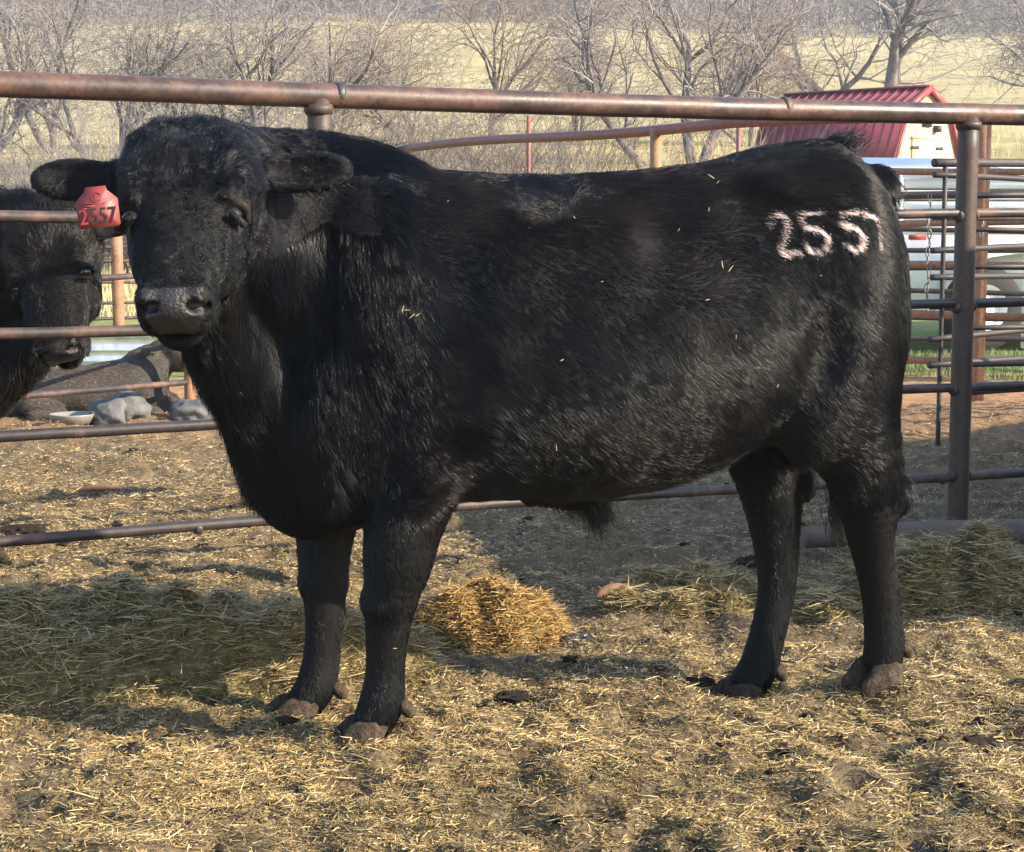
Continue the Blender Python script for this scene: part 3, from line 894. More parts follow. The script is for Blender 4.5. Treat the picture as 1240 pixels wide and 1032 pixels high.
# ---------------------------------------------------------------- hay piles
mound_mat = noise_mat("packed_hay", [(.3, (.035, .028, .016)), (.5, (.11, .085, .04)), (.7, (.20, .16, .08))], 30, 5, .9, .8, .01, .15)
def hay_pile(x0, y0, rx, ry, hh, skew, label, nb, hay, gold=1.0, seed=0, bl=1.0):
    root = empty("hay_pile", (x0, y0, 0)); tag(root, label, "hay pile", "hay piles on the pen floor")
    def height(px, py):
        r = np.sqrt((px / rx) ** 2 + (py / ry) ** 2)
        q = np.stack([px + x0, py + y0, 0 * px + seed], -1)
        return hh * np.maximum(1 - r ** 3.5, -.3) * (1 + .28 * vnoise(q, .16, 61)) + .055 * vnoise(q, .08, 63) * (r < 1.1)
    a = np.linspace(-1.15, 1.15, 60)
    X, Y = np.meshgrid(a * rx, a * ry, indexing='ij'); X = X.ravel(); Y = Y.ravel()
    Z = ground_z(X + x0, Y + y0) + height(X, Y) - .012
    i0 = (np.arange(59)[:, None] * 60 + np.arange(59)[None]).ravel()
    q = np.stack([i0, i0 + 60, i0 + 61, i0 + 1], 1)
    rr = (X / rx) ** 2 + (Y / ry) ** 2
    q = q[(rr[q] < 1.3).all(1)]
    used = np.unique(q); mp = np.full(3600, -1); mp[used] = np.arange(len(used))
    np_mesh("mound", np.stack([X, Y, Z], 1)[used], mp[q], mound_mat, parent=root)
    t = rng.random(nb) * 6.283; r = np.sqrt(rng.random(nb)) * 1.08
    px, py = rx * r * np.cos(t), ry * r * np.sin(t)
    pz = ground_z(px + x0, py + y0) + height(px, py) - .012 + .012 * rng.random(nb)
    P = np.stack([px, py, pz], 1)
    an = rng.random(nb) * 6.283
    el = np.abs(rng.normal(size=nb)) * .26 - .10
    D = unit(np.stack([np.cos(an) * np.cos(el), np.sin(an) * np.cos(el), np.sin(el)], 1) + .15 * np.stack([px / rx, py / ry, 0 * px], 1))
    L = (.025 + .085 * rng.random(nb) ** 1.8) * bl
    cols = straw_cols(nb, hay) * np.array((gold * .95, gold * .83, gold * .67)) if gold > 1 else straw_cols(nb, hay)
    o = blades("hay_blades", P - D * (L * .3)[:, None], D, unit(np.array((0, 0, 1.0)) + .6 * rng.normal(size=(nb, 3))), L, .0014 + .0018 * rng.random(nb), cols, parent=root)
    o["kind"] = "stuff"
hay_pile(*HAY[0], "long dark bank of trampled hay behind the bull's front hooves", 26000, .8, 1.0, 1)
hay_pile(*HAY[1], "sunlit golden clump of hay between the front and hind legs", 20000, .25, 1.08, 2, .6)
hay_pile(*HAY[2], "small loose hay heap in front of the far hind leg", 7000, .8, 1.0, 3)
hay_pile(*HAY[3], "tall loose hay heap at the foot of the dark fence post", 14000, .8, 1.0, 4)
hay_pile(*HAY[4], "low flattened hay heap between the hind legs", 5000, .9, 1.0, 5)

# ---------------------------------------------------------------- manure clods, wet patches, sticks
def lump_mesh(name, r, seed, mat, squash=.6, sub=2, rough=.25):
    import bmesh
    bm = bmesh.new(); bmesh.ops.create_icosphere(bm, subdivisions=sub, radius=1)
    V = np.array([v.co[:] for v in bm.verts]); F = np.array([[v.index for v in f.verts] for f in bm.faces]); bm.free()
    V = V * (1 + rough * vnoise(V + seed * 3.7, .7, seed) + rough * .5 * vnoise(V + seed, .3, seed + 5))[:, None]
    V[:, 2] *= squash
    return V * np.array(r), F
clod_mat = noise_mat("dry_manure", [(.3, (.014, .011, .009)), (.6, (.042, .032, .024)), (.8, (.085, .065, .045))], 60, 5, .95, .9, .008, .1)
vs, fs, k = [], [], 0
for i in range(650):
    y = 1 / (1 / 2.9 + rng.random() * (1 / 9.0 - 1 / 2.9)); x = (rng.random() * 2 - 1) * .34 * y
    r = (.003 + .010 * rng.random() ** 3) * (1 + .06 * y)
    V, F = lump_mesh("c", (r * (.8 + .7 * rng.random()), r * (.8 + .7 * rng.random()), r), i, None, .5, 2, .9)
    V = V + np.array((x, y, float(ground_z(x, y)) + r * .15))
    vs.append(V); fs.append(F + k); k += len(V)
o = np_mesh("manure_clods", np.concatenate(vs), np.concatenate(fs), clod_mat)
tag(o, "dark crumbled manure clods scattered over the pen floor", "manure", kind="stuff")
def clod(px, py, r, label, sq=.6):
    p = on_ground(px, py); V, F = lump_mesh("c", tuple(.72 * q for q in r), int(px), None, sq * .8, 4, .7)
    o = np_mesh("manure_lump", V + np.array((0, 0, r[2] * .2)), F, clod_mat)
    o.location = (p[0], p[1], float(ground_z(p[0], p[1])))
    tag(o, label, "manure", "larger manure lumps")
clod(905, 682, (.07, .05, .05), "dark manure lump beside the far hind leg")
clod(620, 830, (.055, .05, .03), "flat manure lump in the shade between the two pairs of legs", .5)
clod(30, 650, (.10, .07, .05), "dark manure lump under the lowest rail at the left edge")
clod(930, 800, (.09, .05, .03), "small manure lump just behind the far hind hoof")
clod(1185, 900, (.06, .05, .04), "split dark manure lump on the straw below the post", .8)
clod(840, 812, (.05, .04, .035), "round manure lump in the straw ahead of the far hind hoof", .7)

wet_mat, nt_, b_ = new_mat("wet_mud")
nw = noise_node(nt_, 30, 5); rw = ramp(nt_, nw.outputs["Fac"], [(.35, (.016, .014, .014)), (.65, (.04, .035, .034))])
nt_.links.new(rw.outputs[0], b_.inputs["Base Color"]); b_.inputs["Roughness"].default_value = .5
bump(nt_, b_, noise_node(nt_, 90, 5).outputs["Fac"], .9, .012)
def wet(px, py, rx, ry, label):
    p = on_ground(px, py); rings, seg = 7, 36
    V = [(0, 0, 0)]; 
    for i in range(1, rings + 1):
        for kx in range(seg):
            t = 6.2832 * kx / seg; r = i / rings * (1 + .28 * math.sin(3 * t + px) + .12 * math.sin(7 * t))
            V.append((rx * r * math.cos(t), ry * r * math.sin(t), 0))
    V = np.array(V); V[:, 2] = np.maximum(ground_z(V[:, 0] + p[0], V[:, 1] + p[1], False), -9) + .014 - .014 * ((V[:, 0] / rx) ** 2 + (V[:, 1] / ry) ** 2) + .006 * vnoise(V, .03, 3)
    F = [[1 + (i - 1) * seg + a, 1 + i * seg + a, 1 + i * seg + (a + 1) % seg, 1 + (i - 1) * seg + (a + 1) % seg] for i in range(1, rings) for a in range(seg)]
    T_ = [[0, 1 + a, 1 + (a + 1) % seg] for a in range(seg)]
    o = np_mesh("mud_patch", V, [np.array(F), np.array(T_)], wet_mat); o.location = (p[0], p[1], 0)
    tag(o, label, "mud", "wet mud patches")
wet(712, 760, .09, .075, "wet grey mud patch beside the golden hay clump")
wet(1110, 1022, .11, .05, "wet grey mud patch at the lower corner near the frame edge")

def tube(name, pts, rad, mat, parent=None, sides=12, wob=0.0, caps=True, seed=0):
    pts = np.asarray(pts, float); m = len(pts)
    rad = np.broadcast_to(np.asarray(rad, float), (m,))
    tg = np.gradient(pts, axis=0) if m > 1 else pts; tg = unit(tg)
    ref = np.array((0, 0, 1.0)) if abs(tg[0][2]) < .9 else np.array((1.0, 0, 0))
    V = []
    for i in range(m):
        a = unit(np.cross(tg[i], ref)); b = np.cross(tg[i], a)
        for k in range(sides):
            t = 6.28318 * k / sides
            V.append(pts[i] + rad[i] * (a * math.cos(t) + b * math.sin(t)))
    V = np.array(V)
    if wob:
        V = V + wob * noise_vec(V, .12, seed + 3) + wob * .4 * noise_vec(V, .03, seed + 7)
    F = [[i * sides + k, i * sides + (k + 1) % sides, (i + 1) * sides + (k + 1) % sides, (i + 1) * sides + k] for i in range(m - 1) for k in range(sides)]
    fl = [np.array(F)]
    if caps:
        V = np.vstack([V, pts[:1], pts[-1:]]); c0, c1 = len(V) - 2, len(V) - 1
        fl.append(np.array([[c0, (k + 1) % sides, k] for k in range(sides)] + [[c1, (m - 1) * sides + k, (m - 1) * sides + (k + 1) % sides] for k in range(sides)]))
    return np_mesh(name, V, fl, mat, parent=parent)

def line(a, b, n):
    t = np.linspace(0, 1, n)[:, None]
    return np.asarray(a, float) * (1 - t) + np.asarray(b, float) * t

# ---------------------------------------------------------------- pipe fences
def rust(name, stops, rough=.55, scale=7):
    m, nt, b = new_mat(name)
    n = noise_node(nt, scale, 7, .7); n2 = noise_node(nt, scale * 9, 4, .7)
    r = ramp(nt, n.outputs["Fac"], stops)
    d = ramp(nt, n2.outputs["Fac"], [(.3, (.62, .62, .62)), (.7, (1.2, 1.2, 1.2))])
    mx = nd(nt, "ShaderNodeMix", data_type='RGBA', blend_type='MULTIPLY'); mx.inputs["Factor"].default_value = 1
    nt.links.new(r.outputs[0], mx.inputs["A"]); nt.links.new(d.outputs[0], mx.inputs["B"])
    nt.links.new(mx.outputs["Result"], b.inputs["Base Color"])
    rr = ramp(nt, n.outputs["Fac"], [(.3, (rough - .12,) * 3), (.7, (rough + .2,) * 3)])
    nt.links.new(rr.outputs[0], b.inputs["Roughness"])
    b.inputs["Specular IOR Level"].default_value = .5
    bump(nt, b, n2.outputs["Fac"], .25, .003)
    return m
pipe_top = rust("rusted_top_pipe", [(.28, (.034, .023, .021)), (.45, (.062, .037, .031)), (.58, (.12, .060, .042)), (.72, (.048, .033, .030))], .42)
pipe_rail = rust("rusted_rail", [(.3, (.028, .023, .023)), (.5, (.042, .031, .029)), (.62, (.14, .075, .052)), (.75, (.032, .027, .027))], .5, 3)
pipe_post = rust("weathered_post", [(.3, (.034, .022, .018)), (.5, (.056, .034, .026)), (.7, (.10, .055, .038))], .55, 9)
pipe_orange = rust("orange_rust", [(.3, (.20, .09, .045)), (.5, (.34, .165, .085)), (.7, (.26, .12, .065))], .65, 5)
pipe_dark = rust("dark_rail", [(.3, (.026, .022, .022)), (.6, (.05, .038, .036))], .55, 4)
pipe_red = rust("pinkish_red_pipe", [(.3, (.15, .055, .045)), (.6, (.23, .085, .07))], .55, 4)

A = np.array((-1.425, 5.05)); Bp = np.array((1.584, 6.40)); fd = (Bp - A) / np.linalg.norm(Bp - A)
fence = empty("pipe_fence", (A[0], A[1], 0)); tag(fence, "rusty pipe fence with thick top rail running behind the black bull", "fence")
def fpt(t, z): return np.array((fd[0] * t, fd[1] * t, z))
FL = np.linalg.norm(Bp - A)
t390 = None
for i, (z, r, m, nm) in enumerate(((1.463, .0365, pipe_top, "top_rail"), (1.11, .0165, pipe_rail, "rail"), (.793, .0165, pipe_rail, "rail"), (.503, .0165, pipe_rail, "rail"), (.195, .0165, pipe_rail, "rail"))):
    pts = line(fpt(-2.2, z), fpt(FL + 2.6, z), 60)
    pts[:, 2] += (.006 if i == 0 else .012) * np.sin(np.linspace(0, 9, 60) + i) 
    tube(nm, pts, r, m, fence, 16 if i == 0 else 12, .0012, seed=i)
for px in (-300, 390, 1166):
    d = (px - 620) / F_PX                                   # X = d * Y along the fence line
    t = (d * A[1] - A[0]) / (fd[0] - d * fd[1])
    p = tube("post", line((fd[0] * t, fd[1] * t, -.25), (fd[0] * t, fd[1] * t, 1.45), 16), .037, pipe_post, fence, 14, .001, seed=int(px))
    for z in (1.11, .793, .503, .195):
        for sg in (-1, 1):
            tube("weld_bead", line(fpt(t + sg * .030, z), fpt(t + sg * .046, z), 3), (.026, .024, .018), pipe_post, fence, 10, .003, seed=int(z * 100))
    tube("weld_bead", line((fd[0] * t, fd[1] * t, 1.405), (fd[0] * t, fd[1] * t, 1.435), 3), (.039, .046, .042), pipe_post, fence, 14, .003)

for tt, zz, rr in ((1.0, 1.463, .0385), (.55, .195, .019), (2.55, 1.463, .0385)):
    tube("pipe_joint", line(fpt(tt - .012, zz), fpt(tt + .012, zz), 4), (rr - .002, rr, rr, rr - .002), pipe_rail, fence, 16, .0015)

def pipe_fence(name, label, pts, zs, top_r, r, mat, post_mat, posts, post_h, post_r, group, top_mat=None):
    pts = np.asarray(pts, float)
    root = empty(name, (pts[0][0], pts[0][1], 0)); tag(root, label, "fence", group)
    o = np.array((pts[0][0], pts[0][1], 0))
    seg = np.linalg.norm(np.diff(pts, axis=0), axis=1); cum = np.concatenate([[0], np.cumsum(seg)])
    s = np.linspace(0, cum[-1], max(8, int(cum[-1] / .25)))
    x = np.interp(s, cum, pts[:, 0]); y = np.interp(s, cum, pts[:, 1])
    for i, z in enumerate(zs):
        q = np.stack([x, y, z + .015 * np.sin(s * 1.3 + i * 2)], 1) - o
        tube("top_rail" if i == 0 else "rail", q, top_r if i == 0 else r, (top_mat or mat) if i == 0 else mat, root, 10, .001, seed=i)
    for t in posts:
        px = np.interp(t * cum[-1], cum, pts[:, 0]); py = np.interp(t * cum[-1], cum, pts[:, 1])
        g = float(ground_z(px, py, False))
        tube("post", line((px, py, g - .2) - o, (px, py, post_h) - o, 6), post_r, post_mat, root, 12, .001)
    return root
G2 = "pipe fences of the pens behind"
pipe_fence("pipe_fence", "reddish pipe fence slanting up to the right behind the bull's back", [(-.94, 15.9), (.32, 13.4), (1.41, 11.55), (2.85, 10.95), (5.2, 10.0)], (1.70, 1.39, 1.08, .81, .53, .25), .036, .022, pipe_orange, pipe_orange, (.0, .45, .716, .995), 1.70, .040, G2, pipe_red)
pipe_fence("pipe_fence", "low pipe fence with an orange post beside the lying calf", [(-3.6, 7.35), (-2.44, 9.2), (-1.76, 10.26), (-.4, 12.4)], (1.08, .80, .50, .20), .017, .017, pipe_rail, pipe_orange, (.0, .56, .99), 1.10, .033, G2)
pipe_fence("pipe_fence", "distant thin-railed panel fence standing over the metal trough", [(-5.2, 12.6), (-3.02, 13.8), (-.9, 14.6)], (1.02, .90, .77, .62, .48, .34, .20), .018, .013, pipe_rail, pipe_orange, (.0, .53, .99), 1.05, .045, G2)
pipe_fence("pipe_fence", "dark many-railed panel fence in front of the white trailer", [(2.05, 8.9), (3.0, 9.7), (4.6, 9.9)], (1.37, 1.30, 1.12, .95, .80, .68, .52, .37), .022, .016, pipe_dark, pipe_dark, (.03, .40, .98), 1.38, .012, G2)
pipe_fence("pipe_fence", "closest thin dark panel fence just behind the dark post", [(1.98, 8.1), (3.2, 8.55), (4.8, 8.6)], (1.20, 1.04, .90, .73, .60, .46, .33), .014, .012, pipe_dark, pipe_dark, (.01, .30, .98), 1.21, .014, G2)
pipe_fence("pipe_fence", "dark rail fence nearest the trailer wheels", [(2.3, 12.6), (3.6, 12.2), (5.2, 12.9)], (1.25, 1.02, .90, .76, .60, .44, .28, .13), .028, .018, pipe_dark, pipe_dark, (.02, .47, .98), 1.0, .055, G2)
for (px, y0, y1, Y, lb) in ((640, 140, 262, 17.0, "thin red metal stake beyond the pen above the bull's back"), (893, 148, 262, 16.0, "thin red metal stake next to the shed roof")):
    a_, b2 = at(px, y1, Y), at(px, y0, Y)
    o = tube("metal_stake", line((0, 0, -.3), (0, 0, b2[2] - a_[2]), 4), .022, pipe_red, None, 6); o.location = tuple(a_)
    tag(o, lb, "stake", "red stakes beyond the pen")

log_mat = noise_mat("grey_timber", [(.3, (.085, .062, .048)), (.5, (.15, .115, .09)), (.7, (.10, .075, .06))], 6, 6, .85, .6, .006, .2)
a_, b2 = on_ground(975, 668), on_ground(1400, 655)
pl = line(a_ + (0, 0, .045), b2 + (0, 0, .05), 24); pl[:, 2] += .006 * np.sin(np.linspace(0, 7, 24))
o = tube("timber_pole", pl - pl[0], np.linspace(.036, .050, 24), log_mat, None, 14, .004); o.location = tuple(pl[0])
tag(o, "weathered round timber pole lying along the fence foot behind the post", "pole")
a_, b2 = on_ground(1140, 684), on_ground(1330, 676)
pl = line(a_ + (0, 0, .03), b2 + (0, 0, .03), 8); o = tube("loose_pipe", pl - pl[0], .016, pipe_rail, None, 10); o.location = tuple(pl[0])
tag(o, "thin grey pipe lying on the ground in front of the timber pole", "pipe")
stick_mat = noise_mat("orange_wood", [(.3, (.12, .07, .045)), (.6, (.24, .14, .085))], 9, 5, .8, .5, .004, .2)
def stick(px0, py0, px1, py1, r, label, h0=.02):
    a_, b2 = on_ground(px0, py0), on_ground(px1, py1)
    pl = line(a_, b2, 12); pl[:, 2] = ground_z(pl[:, 0], pl[:, 1], False) + h0 + .01 * np.sin(np.linspace(0, 5, 12))
    rr = r * (1 - .6 * np.abs(np.linspace(-1, 1, 12)) ** 4) * (1 + .15 * np.sin(np.linspace(0, 9, 12)))
    o = tube("stick", pl - pl[0], rr, stick_mat, None, 10, .004); o.location = tuple(pl[0])
    tag(o, label, "stick", "broken sticks on the straw")
stick(95, 600, 178, 594, .013, "thin orange brown wood piece lying on the straw under the lower rails")
stick(722, 732, 790, 722, .016, "short brown stick poking from the hay beside the mud patch", .05)

# ---------------------------------------------------------------- added plank wall, out of view on the right, to shade the ground
def shade_wall():
    pts = [((2.5, 4.15), 1.35), ((3.75, 5.28), 2.2), ((6.8, 8.05), 2.2)]
    root = empty("added_shade_wall", (2.50, 4.30, 0)); tag(root, "added grey plank wall out of view, shading the pen floor", "wall")
    for ((a, ha), (b, hb)) in zip(pts[:-1], pts[1:]):
        a = np.array(a); b = np.array(b); L = np.linalg.norm(b - a); n = int(L / .19); d = (b - a) / L; nr = np.array((-d[1], d[0]))
        for k in range(n):
            t0, t1 = (k + .02) / n, (k + .98) / n
            V = []
            for w in (-.012, .012):
                for t, top in ((t0, 0), (t1, 0), (t1, 1), (t0, 1)):
                    q = a + (b - a) * t + nr * w - np.array((2.5, 4.15)); h = ha + (hb - ha) * t
                    V.append((q[0], q[1], h if top else -.1))
            np_mesh("plank", V, np.array([[0, 1, 2, 3], [7, 6, 5, 4], [0, 4, 5, 1], [1, 5, 6, 2], [2, 6, 7, 3], [3, 7, 4, 0]]), log_mat, False, parent=root)
shade_wall()
# ---------------------------------------------------------------- the other cattle
def place_animal(O, u):
    u = np.array((u[0], u[1], 0.)); u /= np.linalg.norm(u)
    v = np.array((-u[1], u[0], 0)); O = np.array(O, float)
    w2 = lambda P: np.array(((np.asarray(P) - O) @ u, (np.asarray(P) - O) @ v, P[2]))
    dd = lambda d: np.array((np.dot(d, u), np.dot(d, v), d[2]))
    return O, u, v, w2, dd
def make_cow():
    O, u, v, w2, dd = place_animal((-2.30, 6.05, 0), (.88, -.47))
    pol = at(50, 262, 5.46); muz = at(74, 436, 5.26)
    hd = head_frame(w2(pol), dd(muz - pol), dd((1, -.12, .06)))
    feet = dict(legs=[[tuple(np.array(p) * (1, 1, 1, 1)) for p in l] for l in BULL_FEET['legs']], pads=BULL_FEET['pads'], hooves=BULL_FEET['hooves'])
    fl = build_animal("cow", feet, hd, h=.012, male=False, neck_low=(.76, -.05, .60))
    V, Q, N = fl.nets(); V64 = V.astype(float)
    root = empty("black_cow", tuple(O), math.atan2(u[1], u[0]))
    tag(root, "black cow looking through the rails at the left edge, a rail shadow across its face", "cow")
    a, b, c = head_coords(V64, hd)
    pad = (a > .425) & (np.abs(b) < .060) & (c > -.060) & (c < .075)
    np_mesh("body", V, Q, cols=np.full((len(V), 3), .005), parent=root, mats=[skin_mat, nose_mat], midx=(pad[Q].sum(1) >= 3).astype(np.int32))
    wt = np.where(V64[:, 0] > .2, 1.0, .15); wt = wt * (1 + 5.0 * ((a > -.06) & (np.abs(b) < .36) & (c > -.2))); wt[pad] = 0
    P, Nn = sample_skin(V64, Q, N.astype(float), 85000, wt)
    T, L, lift, inhead, front, leg, pd = coat(P, Nn, hd, .014)
    n = len(P)
    cols = np.array((.016, .0135, .012)) * (.6 + .8 * rng.random((n, 1))) * (1 + 1.2 * (rng.random((n, 1)) < .05))
    make_fur("fur", root, P, T, Nn, L, lift, cols, fur_mat, .0007, npts=4)
    for s in (-1, 1):
        e = np_sphere("eye", .0215, eye_mat, root); e.location = hp(hd, .213, .101 * s, -.004)
    add_hooves(root, feet)
make_cow()

def make_calf():
    g0 = on_ground(140, 506)
    O, u, v, w2, dd = place_animal((g0[0] - .24, g0[1] + .35, 0), (1, .15))
    fl = Field((-.85, -.45, -.05), (.85, .45, .75), .014)
    fl.loft((0, 0, 0), np.eye(3), [(-.62, .20, .06, .12), (-.52, .27, 0, .22), (-.30, .31, -.02, .27), (0, .34, -.03, .28), (.22, .39, -.02, .25), (.36, .42, .02, .20), (.46, .41, .10, .13)], p=2.3, k=.04)
    for s in (-1, 1):
        fl.ell((-.42, .17 * s, .14), (.22, .12, .17), .05)
        fl.ell((.30, .15 * s, .17), (.14, .10, .17), .05)
        fl.chain([(-.30, .26 * s, .09, .07), (-.08, .32 * s, .045, .045), (-.28, .36 * s, .03, .035)], .03)
        fl.chain([(.34, .17 * s, .12, .07), (.52, .18 * s, .04, .045), (.36, .24 * s, .03, .035)], .03)
    fl.chain([(.33, 0, .33, .14), (.46, .03, .42, .105), (.54, .06, .46, .08)], .06)
    hd = head_frame((.44, .02, .52), (.70, -.40, -.50), (.45, .85, .1))
    add_head(fl, hd, .72)
    V, Q, N = fl.nets(); V[:, 2] *= .80; V64 = V.astype(float)
    root = empty("lying_calf", (O[0], O[1], float(ground_z(O[0], O[1], False))), math.atan2(u[1], u[0]))
    tag(root, "dusty dark calf lying on the dirt beyond the fence under the bull's muzzle", "calf")
    np_mesh("body", V, Q, cols=np.full((len(V), 3), .04) * np.array((1.1, 1, .9)), parent=root, mat=skin_mat)
    P, Nn = sample_skin(V64, Q, N.astype(float), 30000, np.ones(len(V)))
    T = unit(np.array((-1, 0, -.3)) + .5 * noise_vec(P, .08, 3) + .25 * rng.normal(size=P.shape)); T = unit(T - Nn * np.sum(T * Nn, 1, keepdims=True))
    n = len(P); br = np.clip(.5 + .8 * vnoise(P, .2, 8), 0, 1)[:, None]
    cols = (np.array((.055, .052, .052)) * (1 - br) + np.array((.12, .085, .06)) * br) * (.6 + .8 * rng.random((n, 1)))
    make_fur("fur", root, P, T, Nn, .018 + .01 * rng.random(n), np.full(n, .3), cols, fur_mat, .0012, npts=3)
make_calf()

rock_mat = noise_mat("grey_stone", [(.3, (.07, .07, .072)), (.5, (.115, .115, .115)), (.7, (.155, .15, .148))], 9, 6, .9, .7, .01, .2)
def rock(px, py, r, seed, label):
    p = on_ground(px, py); V, F = lump_mesh("r", r, seed, None, 1.0, 4, .30)
    o = np_mesh("grey_rock", V + np.array((0, 0, r[2] * .55)), F, rock_mat); o.location = (p[0], p[1] + r[1] * .5, float(ground_z(p[0], p[1], False)))
    tag(o, label, "rock", "grey rocks by the lying calf")
rock(128, 512, (.12, .11, .085), 4, "lower grey rock below the calf's belly, leftmost of the rocks")
rock(152, 510, (.11, .11, .10), 7, "taller grey rock below the calf, left of the orange post")
rock(232, 508, (.135, .10, .075), 12, "flat grey rock to the right of the orange post")
pan_mat, nt_, b_ = new_mat("white_plastic"); b_.inputs["Base Color"].default_value = (.22, .21, .19, 1); b_.inputs["Roughness"].default_value = .5
def lathe(name, prof, mat, parent=None, seg=24, smooth=True):
    V = [(r * math.cos(6.28318 * k / seg), r * math.sin(6.28318 * k / seg), z) for r, z in prof for k in range(seg)]
    F = [[i * seg + k, i * seg + (k + 1) % seg, (i + 1) * seg + (k + 1) % seg, (i + 1) * seg + k] for i in range(len(prof) - 1) for k in range(seg)]
    return np_mesh(name, V, np.array(F), mat, smooth, parent=parent)
p = on_ground(88, 512); o = lathe("feed_pan", [(.001, .01), (.09, .01), (.115, .05), (.125, .052), (.125, .045), (.10, 0), (.001, 0)], pan_mat); o.location = (p[0], p[1], float(ground_z(p[0], p[1], False)) + .005)
tag(o, "small white feed pan on the dirt below the calf", "pan")

# galvanised trough
zinc, nt_, b_ = new_mat("galvanised_sheet")
nz = noise_node(nt_, 12, 4); rz_ = ramp(nt_, nz.outputs["Fac"], [(.3, (.42, .46, .50)), (.7, (.66, .70, .74))]); nt_.links.new(rz_.outputs[0], b_.inputs["Base Color"])
b_.inputs["Metallic"].default_value = .6; b_.inputs["Roughness"].default_value = .32
def trough():
    p = on_ground(150, 446); root = empty("stock_trough", (p[0], p[1] + .4, float(ground_z(p[0], p[1], False)))); tag(root, "galvanised metal stock trough behind the thin-railed fence", "trough")
    def ring(hx, r, n=10):
        q = []
        for s, c in ((1, hx), (-1, -hx)):
            for k in range(n + 1):
                t = -math.pi / 2 + math.pi * k / n
                q.append((c + s * r * math.cos(t), s * r * math.sin(t)))
        return np.array(q)
    prof = [(0, .36), (.06, .37), (.07, .38), (.08, .37), (.14, .375), (.15, .387), (.16, .375), (.24, .38), (.25, .395), (.27, .395), (.27, .37), (.05, .35)]
    V = np.concatenate([np.c_[ring(.62, r), np.full(22, z)] for z, r in prof]); n = 22
    F = [[i * n + k, i * n + (k + 1) % n, (i + 1) * n + (k + 1) % n, (i + 1) * n + k] for i in range(len(prof) - 1) for k in range(n)]
    np_mesh("tank_wall", V, np.array(F), zinc, parent=root)
    wv = np.c_[ring(.62, .365), np.full(22, .20)]; wm, nt, b = new_mat("trough_water"); b.inputs["Base Color"].default_value = (.05, .07, .08, 1); b.inputs["Roughness"].default_value = .05
    np_mesh("water_surface", np.vstack([wv, [[0, 0, .20]]]), np.array([[22, k, (k + 1) % 22] for k in range(22)]), wm, parent=root)
trough()

# ---------------------------------------------------------------- red shed
def box(name, lo, hi, mat, parent=None, bev=0.0):
    lo = np.array(lo, float); hi = np.array(hi, float)
    V = np.array([[(hi if (i >> a) & 1 else lo)[a] for a in range(3)] for i in range(8)])
    F = np.array([[0, 2, 3, 1], [4, 5, 7, 6], [0, 1, 5, 4], [2, 6, 7, 3], [0, 4, 6, 2], [1, 3, 7, 5]])
    return np_mesh(name, V, F, mat, False, parent=parent)
red_roof, nt_, b_ = new_mat("red_metal_roof"); b_.inputs["Base Color"].default_value = (.17, .026, .036, 1); b_.inputs["Roughness"].default_value = .42
red_trim, nt_, b_ = new_mat("red_trim_paint"); b_.inputs["Base Color"].default_value = (.36, .04, .04, 1); b_.inputs["Roughness"].default_value = .5
cream = noise_mat("cream_siding", [(.3, (.50, .385, .24)), (.7, (.60, .47, .31))], 2, 3, .7, .1, .002)
dark_metal, nt_, b_ = new_mat("black_hardware"); b_.inputs["Base Color"].default_value = (.02, .02, .022, 1); b_.inputs["Roughness"].default_value = .5
